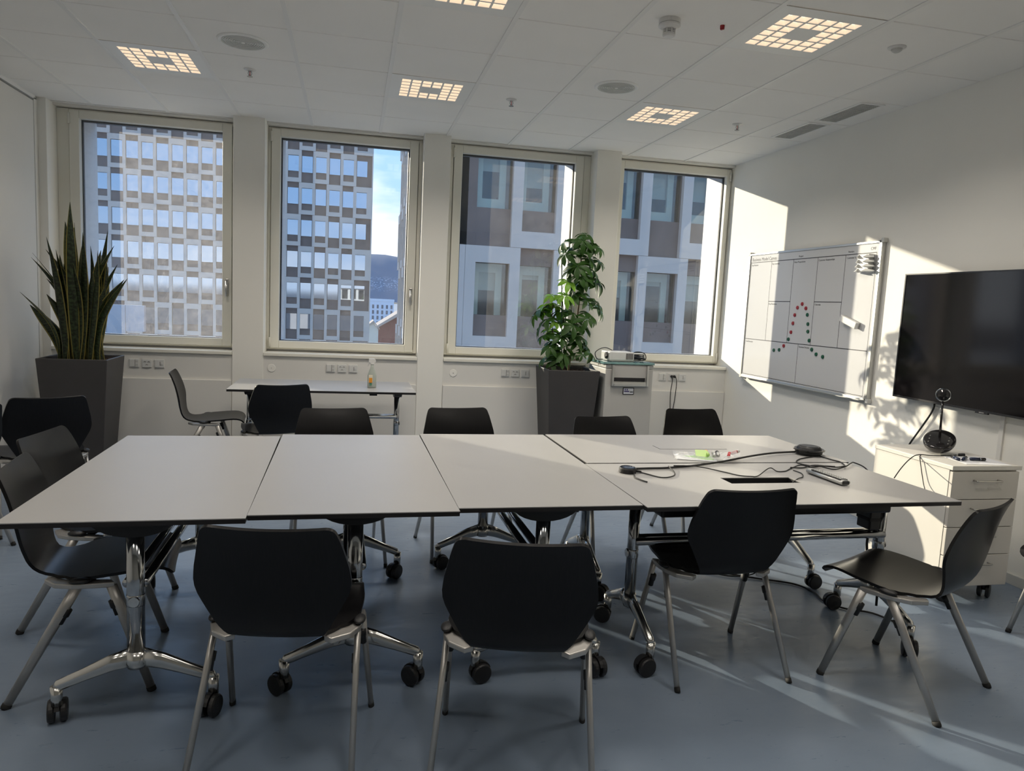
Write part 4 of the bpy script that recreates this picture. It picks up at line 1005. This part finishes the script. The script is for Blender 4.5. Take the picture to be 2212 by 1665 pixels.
for lst, labs, m_, g_ in ((red, rl, 'magnet_red', 'red board magnets'), (grn, gl, 'magnet_green', 'green board magnets')):
    for (y_, z), lab in zip(lst, labs):
        o = lathed('magnet', [(.0, -.009), (.005, -.009), (.006, -.0075), (.0145, -.0075), (.016, -.005), (.016, 0)], m_, None, 18, (0, 0, 0), 'x'); o.location = (BX-.0045, y_, z)
        tag(o, lab+' on the whiteboard', 'magnet', g_)
t = thing('board_eraser', 'white block eraser stuck slanting on the whiteboard', 'eraser', (BX-.005, 4.868, 1.462)); t.rotation_euler = (R(17), 0, 0)
box('handle', (-.042, -.012, -.10, .10, -.026, .026), 'white_plastic', t, bevel=.006); box('felt', (-.012, 0, -.097, .097, -.024, .024), 'cabinet_grey', t)
t = thing('star_edged_holder', 'shiny white magnetic holder with rows of pointed star edges', 'holder', (BX-.005, 4.755, 1.905))
box('body', (-.045, 0, -.062, .062, -.068, .062), 'white_plastic', t, bevel=.006)
for s in (-1, 1):
    for k in range(4):
        z_ = .045-.034*k; wv_ = .036+.006*k; bm = bmesh.new()
        v = [bm.verts.new(q) for q in ((-.050, s*.045, z_-.016), (-.004, s*.060, z_-.014), (-.004, s*.060, z_+.012), (-.050, s*.045, z_+.012))]
        ta, tb = bm.verts.new((-.030, s*(.062+wv_), z_-.008)), bm.verts.new((-.076, s*.030, z_-.008))
        for f in ((v[0], v[1], v[2], v[3]), (v[1], ta, v[2]), (v[2], ta, v[3]), (v[3], tb, v[0]), (v[0], ta, v[1]), (v[3], ta, tb), (tb, ta, v[0])): bm.faces.new(f)
        finish('star_point', bm, 'white_plastic', t)

# ================================================================== TELEVISION
t = thing('television', 'large black flat television on the right wall', 'television', (XR, 3.583, 1.385))
box('wall_mount', (-.035, 0, -.25, .25, -.2, .2), 'black_plastic', t)
box('housing', (-.068, -.036, -.727, .727, -.42, .42), 'black_plastic', t, bevel=.004)
bm = bmesh.new(); ring(bm, -.728, .728, -.421, .421, -.718, .718, -.409, .413, -.075, -.066); bmesh.ops.rotate(bm, verts=bm.verts[:], matrix=Matrix.Rotation(-PI/2, 3, 'Z')); bmesh.ops.translate(bm, vec=(0, 0, 0), verts=bm.verts[:])
finish('bezel', bm, 'tv_bezel', t)
box('screen', (-.0715, -.068, -.719, .719, -.41, .414), 'tv_black', t)
box('logo_bar', (-.078, -.066, -.055, .035, -.430, -.416), 'tv_bezel', t); box('logo_print', (-.0787, -.078, -.028, .006, -.4255, -.4205), 'cabinet_grey', t)
tag(tubed('television_lead', spline([(3.742, 3.995, .955), (3.742, 4.0, .92), (3.74, 4.03, .86), (3.74, 4.09, .77), (3.742, 4.165, .66), (3.742, 4.21, .58)], 5), .006, 'cable_black', None, 8), 'thick black cable hanging from the television to behind the pedestal', 'cable')

# ================================================================== DRAWER PEDESTAL
PX0, PX1, PY0, PY1 = 3.045, 3.475, 3.085, 3.66
pd = thing('drawer_pedestal', 'cream drawer pedestal on black castors beside the right wall', 'cabinet', ((PX0+PX1)/2, (PY0+PY1)/2, 0))
hw, hd = (PX1-PX0)/2, (PY1-PY0)/2
box('body', (-hw+.004, hw-.004, -hd+.022, hd-.004, .095, .725), 'cabinet_white', pd)
box('top_panel', (-hw, hw+.006, -hd-.002, hd, .727, .75), 'cabinet_white', pd, bevel=.002)
zs = [(.098, .268), (.272, .418), (.422, .568), (.572, .718)]
for z0, z1 in zs:
    dr = box('drawer', (-hw+.006, hw-.006, -hd, -hd+.02, z0, z1), 'drawer_front', pd, bevel=.002)
    zz_ = z1-.045
    bm = bmesh.new(); tube(bm, spline([(-.075, -hd+.001, zz_), (-.075, -hd-.022, zz_), (-.068, -hd-.026, zz_), (.068, -hd-.026, zz_), (.075, -hd-.022, zz_), (.075, -hd+.001, zz_)], 3), .0042, 8); finish('drawer_handle', bm, 'steel', dr, smooth=True)
for sx, sy, a in ((-1, -1, .8), (1, -1, 2.2), (-1, 1, .3), (1, 1, 1.2)):
    x, y_ = sx*(hw-.07), sy*(hd-.07)
    c = box('caster_plate', (x-.025, x+.025, y_-.025, y_+.025, .088, .095), 'black_plastic', pd)
    tubed('fork', [(x, y_, .09), (x, y_, .045)], .011, 'black_plastic', c, 10)
    for s in (-1, 1):
        bm = bmesh.new(); lathe(bm, [(.008, s*.010), (.036, s*.010), (.038, s*.014), (.038, s*.026), (.030, s*.030), (.008, s*.030)], 20, (0, 0, 0), 'x')
        wv = finish('wheel', bm, 'black_plastic', c); wv.location = (x+.018*math.sin(a), y_-.018*math.cos(a), .038); wv.rotation_euler = (0, 0, a)
# conference camera
t = thing('conference_camera', 'black egg-based conference camera with thin stalk and round lens head', 'camera', (3.245, 3.40, .757), R(40))
bm = bmesh.new(); bmesh.ops.create_uvsphere(bm, u_segments=28, v_segments=16, radius=1.0); bmesh.ops.scale(bm, vec=(.096, .082, .056), verts=bm.verts[:])
for v_ in bm.verts:
    if v_.co.z > .020: v_.co.z = .014+(v_.co.z-.014)*.12
bmesh.ops.rotate(bm, verts=bm.verts[:], matrix=Matrix.Rotation(R(-27), 3, 'Y')); bmesh.ops.translate(bm, vec=(0, 0, .066), verts=bm.verts[:])
finish('base', bm, 'black_gloss', t, smooth=True)
tl = Matrix.Rotation(R(-27), 3, 'Y')
for k in range(6):
    b = box('button', (-.004, .004, -.003, .003, 0, .003), 'vent_dark', t, bevel=.001)
    b.location = tl @ Vector((-.045+.03*(k % 3), (-.048, .048)[k // 3], .0155))+Vector((0, 0, .066)); b.rotation_euler = tl.to_euler()
tubed('stalk', [(.0, 0, .07), (.008, .004, .18), (.016, .008, .295)], [.0075, .006, .0055], 'black_gloss', t, 12)
hd_ = lathed('head', [(.0, -.046), (.022, -.041), (.033, -.024), (.037, -.002)], 'black_gloss', t, 24); hd_.location = (.018, .008, .325); hd_.rotation_euler = (R(80), 0, R(-85))
rg = lathed('lens_ring', [(.032, .0), (.037, -.004), (.0395, .0), (.037, .006), (.032, .004)], 'chrome', t, 28); rg.location = (.018, .008, .325); rg.rotation_euler = (R(80), 0, R(-85))
ln = lathed('lens', [(.034, .0), (.027, .012), (.015, .019), (.0, .021)], 'black_gloss', t, 24); ln.location = (.018, .008, .325); ln.rotation_euler = (R(80), 0, R(-85))
# things on the pedestal
pp = box('paper_sheet', (-.105, .148, -.105, .105, 0, .0012), 'paper'); pp.location = (3.29, 3.215, .7505); pp.rotation_euler = (0, 0, R(-9)); tag(pp, 'white paper sheet lying on the drawer pedestal', 'paper')
for k, (x, y_, a) in enumerate(((3.195, 3.225, 70), (3.240, 3.216, 35), (3.305, 3.200, -10))):
    t = thing('marker_pen', ('dark blue marker nearest the conference camera on the paper', 'dark blue marker in the middle on the paper sheet', 'dark blue marker nearest the wall on the paper sheet')[k], 'pen', (x, y_, .7615), R(a), 'markers on the pedestal')
    tubed('barrel', [(-.035, 0, 0), (.018, 0, 0)], .0085, 'navy', t, 12); tubed('cap', [(.018, 0, 0), (.046, 0, 0), (.050, 0, 0)], [.0088, .0088, .005], 'black_gloss', t, 12); tubed('band', [(.016, 0, 0), (.020, 0, 0)], .0091, 'chrome', t, 12)
t = thing('camera_lead', 'thin black lead running from the conference camera towards the table', 'cable', (0, 0, 0))
tubed('lead', spline([(3.30, 3.33, .756), (3.22, 3.30, .757), (3.13, 3.31, .756), (3.05, 3.33, .757), (2.98, 3.31, .735), (2.88, 3.25, .70), (2.80, 3.20, .66)], 6), .0028, 'cable_black', t, 6)
tubed('plug', [(3.31, 3.325, .758), (3.34, 3.315, .760)], .008, 'black_plastic', t, 8)
tubed('lead', spline([(3.06, 3.32, .757), (3.038, 3.30, .74), (3.03, 3.25, .62), (3.0, 3.20, .585), (2.93, 3.17, .60)], 6), .0026, 'cable_black', t, 6)

# ================================================================== ON THE TABLE
TZ = .7352
t = thing('speaker_puck', 'small black round microphone puck at the cable end on the table', 'microphone', (1.238, 3.035, TZ))
lathed('body', [(.0, 0), (.038, 0), (.040, .004), (.040, .020), (.037, .024), (.0, .025)], 'black_plastic', t, 28)
lathed('top_ring', [(.030, .0248), (.031, .0262), (.034, .0262), (.035, .0245)], 'black_gloss', t, 28)
for a in (-.3, .5): tubed('strain_relief', [(.036*math.cos(a), .036*math.sin(a), .010), (.062*math.cos(a), .062*math.sin(a), .007)], [.007, .004], 'black_rubber', t, 8)
t = thing('speakerphone', 'round black conference speakerphone near the right table end', 'speakerphone', (2.445, 3.435, TZ))
lathed('foot', [(.0, 0), (.062, 0), (.070, .012), (.072, .022)], 'black_plastic', t, 32)
lathed('rim', [(.070, .020), (.082, .026), (.083, .031), (.076, .034), (.064, .032)], 'black_gloss', t, 36)
lathed('dome', [(.066, .032), (.060, .042), (.055, .046), (.0, .047)], 'black_plastic', t, 32)
lathed('top_grille', [(.048, .0468), (.046, .0485), (.0, .049)], 'tv_bezel', t, 28)
def lead(label, pts, r=.003, z=TZ, n=6, name='table_cable', m_='cable_black'):
    o = tubed(name, spline([(x, y_, z+r+.0008+(q[0] if q else 0)) for x, y_, *q in pts], n), r, m_, None, 6); return tag(o, label, 'cable')
lead('thick black cable from the microphone puck to the speakerphone', [(1.295, 3.083), (1.37, 3.092), (1.46, 3.100), (1.625, 3.146), (1.81, 3.215, .004), (2.025, 3.322, .008), (2.20, 3.40, .008), (2.375, 3.455, .004)], .0052)
lead('thin black cable looping back beside the microphone puck', [(1.285, 3.05), (1.317, 2.984), (1.357, 2.923), (1.42, 2.947), (1.461, 3.017), (1.47, 3.105, .009)], .0028)
lead('short black cable end pointing to the camera by the puck', [(1.255, 2.995), (1.232, 2.93), (1.240, 2.875), (1.253, 2.843)], .0034)
lead('thin black cable lying between the puck and the open hatch', [(1.50, 3.112, .010), (1.615, 3.115, .006), (1.709, 3.031), (1.753, 2.955), (1.80, 2.935), (1.844, 2.945), (1.974, 3.06, .01), (1.997, 3.032), (2.043, 3.035), (2.107, 3.089), (2.213, 3.165), (2.24, 3.113), (2.328, 3.144), (2.386, 3.131)], .0026)
lead('tangled black cable from the speakerphone over the table end', [(2.42, 3.36), (2.30, 3.30), (2.228, 3.217), (2.235, 3.12, .006), (2.274, 3.1, .008), (2.333, 3.068), (2.419, 3.098, .006), (2.50, 3.16, .01), (2.542, 3.189, .005), (2.575, 3.15, -.012), (2.60, 3.10, -.06)], .0032)
lead('black cable looping right of the speakerphone on the table', [(2.47, 3.37), (2.479, 3.278), (2.49, 3.23), (2.457, 3.15), (2.412, 3.099, .008), (2.353, 3.087, .006), (2.256, 3.113, .010), (2.183, 3.101), (2.103, 3.083, .006)], .0032)
lead('thin black cable running into the open table hatch', [(2.097, 3.05), (2.10, 2.99), (2.06, 2.92), (2.01, 2.885), (1.97, 2.87, -.02), (1.95, 2.86, -.05)], .0026)
# remote control
t = thing('remote_control', 'slim silver remote control with black buttons near the table edge', 'remote control', (2.163, 2.885, TZ), R(93)); t.scale = (1.05, 1.25, 1.2)
bm = bmesh.new(); tube(bm, [(-.115, 0, .011), (-.112, 0, .011), (.112, 0, .011), (.115, 0, .011)], [.007, .011, .011, .008], 14, [.016, .022, .021, .015], up=(0, 0, 1)); finish('case', bm, 'alu', t, smooth=True)
box('keypad', (-.102, .085, -.016, .016, .019, .0222), 'black_plastic', t)
box('sensor_window', (-.118, -.106, -.014, .014, .006, .018), 'black_gloss', t)
bmesh_key = None
for i in range(12):
    for j in range(3):
        x, y_ = -.092+i*.0145, (j-1)*.0095
        if bmesh_key is None:
            b = bmesh.new(); bx(b, -.0048, .0048, -.0032, .0032, .022, .0245); bmesh_key = bpy.data.meshes.new('key'); b.to_mesh(bmesh_key); b.free()
        link('key', bmesh_key, 'socket_dark' if (i+j) % 5 else 'vent_grey', t).location = (x, y_, 0)
# bag of markers
t = thing('plastic_wrapper', 'crumpled clear plastic wrapper with green card on the table', 'wrapper', (1.78, 3.335, TZ), R(-20))
bm = bmesh.new(); r_ = random.Random(2); nx, ny = 12, 9; rows = []
for i in range(nx+1):
    rows.append([bm.verts.new((-.16+.32*i/nx+r_.uniform(-.006, .006), -.10+.20*j/ny, .003+abs(.010*math.sin(i*1.1)*math.cos(j*.9))+(.03*(i/nx)**5)+r_.uniform(0, .004))) for j in range(ny+1)])
for i in range(nx):
    for j in range(ny): bm.faces.new((rows[i][j], rows[i+1][j], rows[i+1][j+1], rows[i][j+1]))
finish('film', bm, 'clear_film', t, smooth=False)
box('backing_card', (-.15, .05, -.08, .05, .0006, .0022), 'paper', t)
b = box('green_card', (-.13, .03, -.045, .03, .004, .006), 'lime', t); b.rotation_euler = (R(4), R(-3), R(8))
b = box('green_flap', (-.05, .01, .0, .045, .010, .012), 'lime_pale', t); b.rotation_euler = (R(38), R(0), R(6))
for k, (x, y_, a, m1, m2, nm, lab) in enumerate(((1.80, 3.36, 70, 'lime_pale', 'orange', 'marker_pen', 'pale green marker with orange cap in the wrapper'), (1.825, 3.335, 66, 'alu', 'vent_grey', 'marker_pen', 'silver marker in the plastic wrapper'), (1.852, 3.345, 66, 'alu', 'black_plastic', 'marker_pen', 'silver marker with black cap in the wrapper'), (1.90, 3.315, 58, 'red_plastic', 'red_plastic', 'marker_pen', 'red marker in the plastic wrapper'), (1.975, 3.385, 40, 'red_plastic', 'white_plastic', 'marker_pen', 'red and white marker at the right end of the wrapper'))):
    q = thing(nm, lab, 'pen', (x, y_, TZ+.022), R(a), 'markers in the plastic wrapper')
    tubed('barrel', [(-.045, 0, 0), (.015, 0, 0)], .0085, m1, q, 12); tubed('cap', [(.015, 0, 0), (.045, 0, 0), (.048, 0, 0)], [.009, .009, .006], m2, q, 12)
# adapter box and floor leads under the front right table
t = thing('power_adapter', 'black power adapter hanging at the right leg of the front table', 'adapter', (2.395, 2.87, .56))
box('case', (-.028, .028, -.045, .045, -.055, .045), 'black_plastic', t, bevel=.006); box('strap', (-.03, .03, -.047, .047, -.012, .002), 'black_rubber', t)
tubed('lead', spline([(0, -.02, -.05), (-.02, -.03, -.12), (-.005, -.04, -.22), (.04, -.05, -.30), (.05, -.05, -.42)], 6), .006, 'cable_black', t, 8)
lead('black cable lying on the floor under the right tables', [(2.0, 3.75), (2.10, 3.62), (2.25, 3.52), (2.42, 3.42), (2.46, 3.30), (2.44, 3.18), (2.50, 3.08), (2.60, 3.02), (2.66, 2.86)], .005, .001, 6, 'floor_cable')
lead('grey cable hanging in a loop below the rear right table', [(2.24, 3.66, .45), (2.26, 3.62, .30), (2.30, 3.58, .12), (2.26, 3.55, .02), (2.12, 3.56, .0), (2.0, 3.64, .0)], .004, .004, 6, 'hanging_cable', 'cable_black')
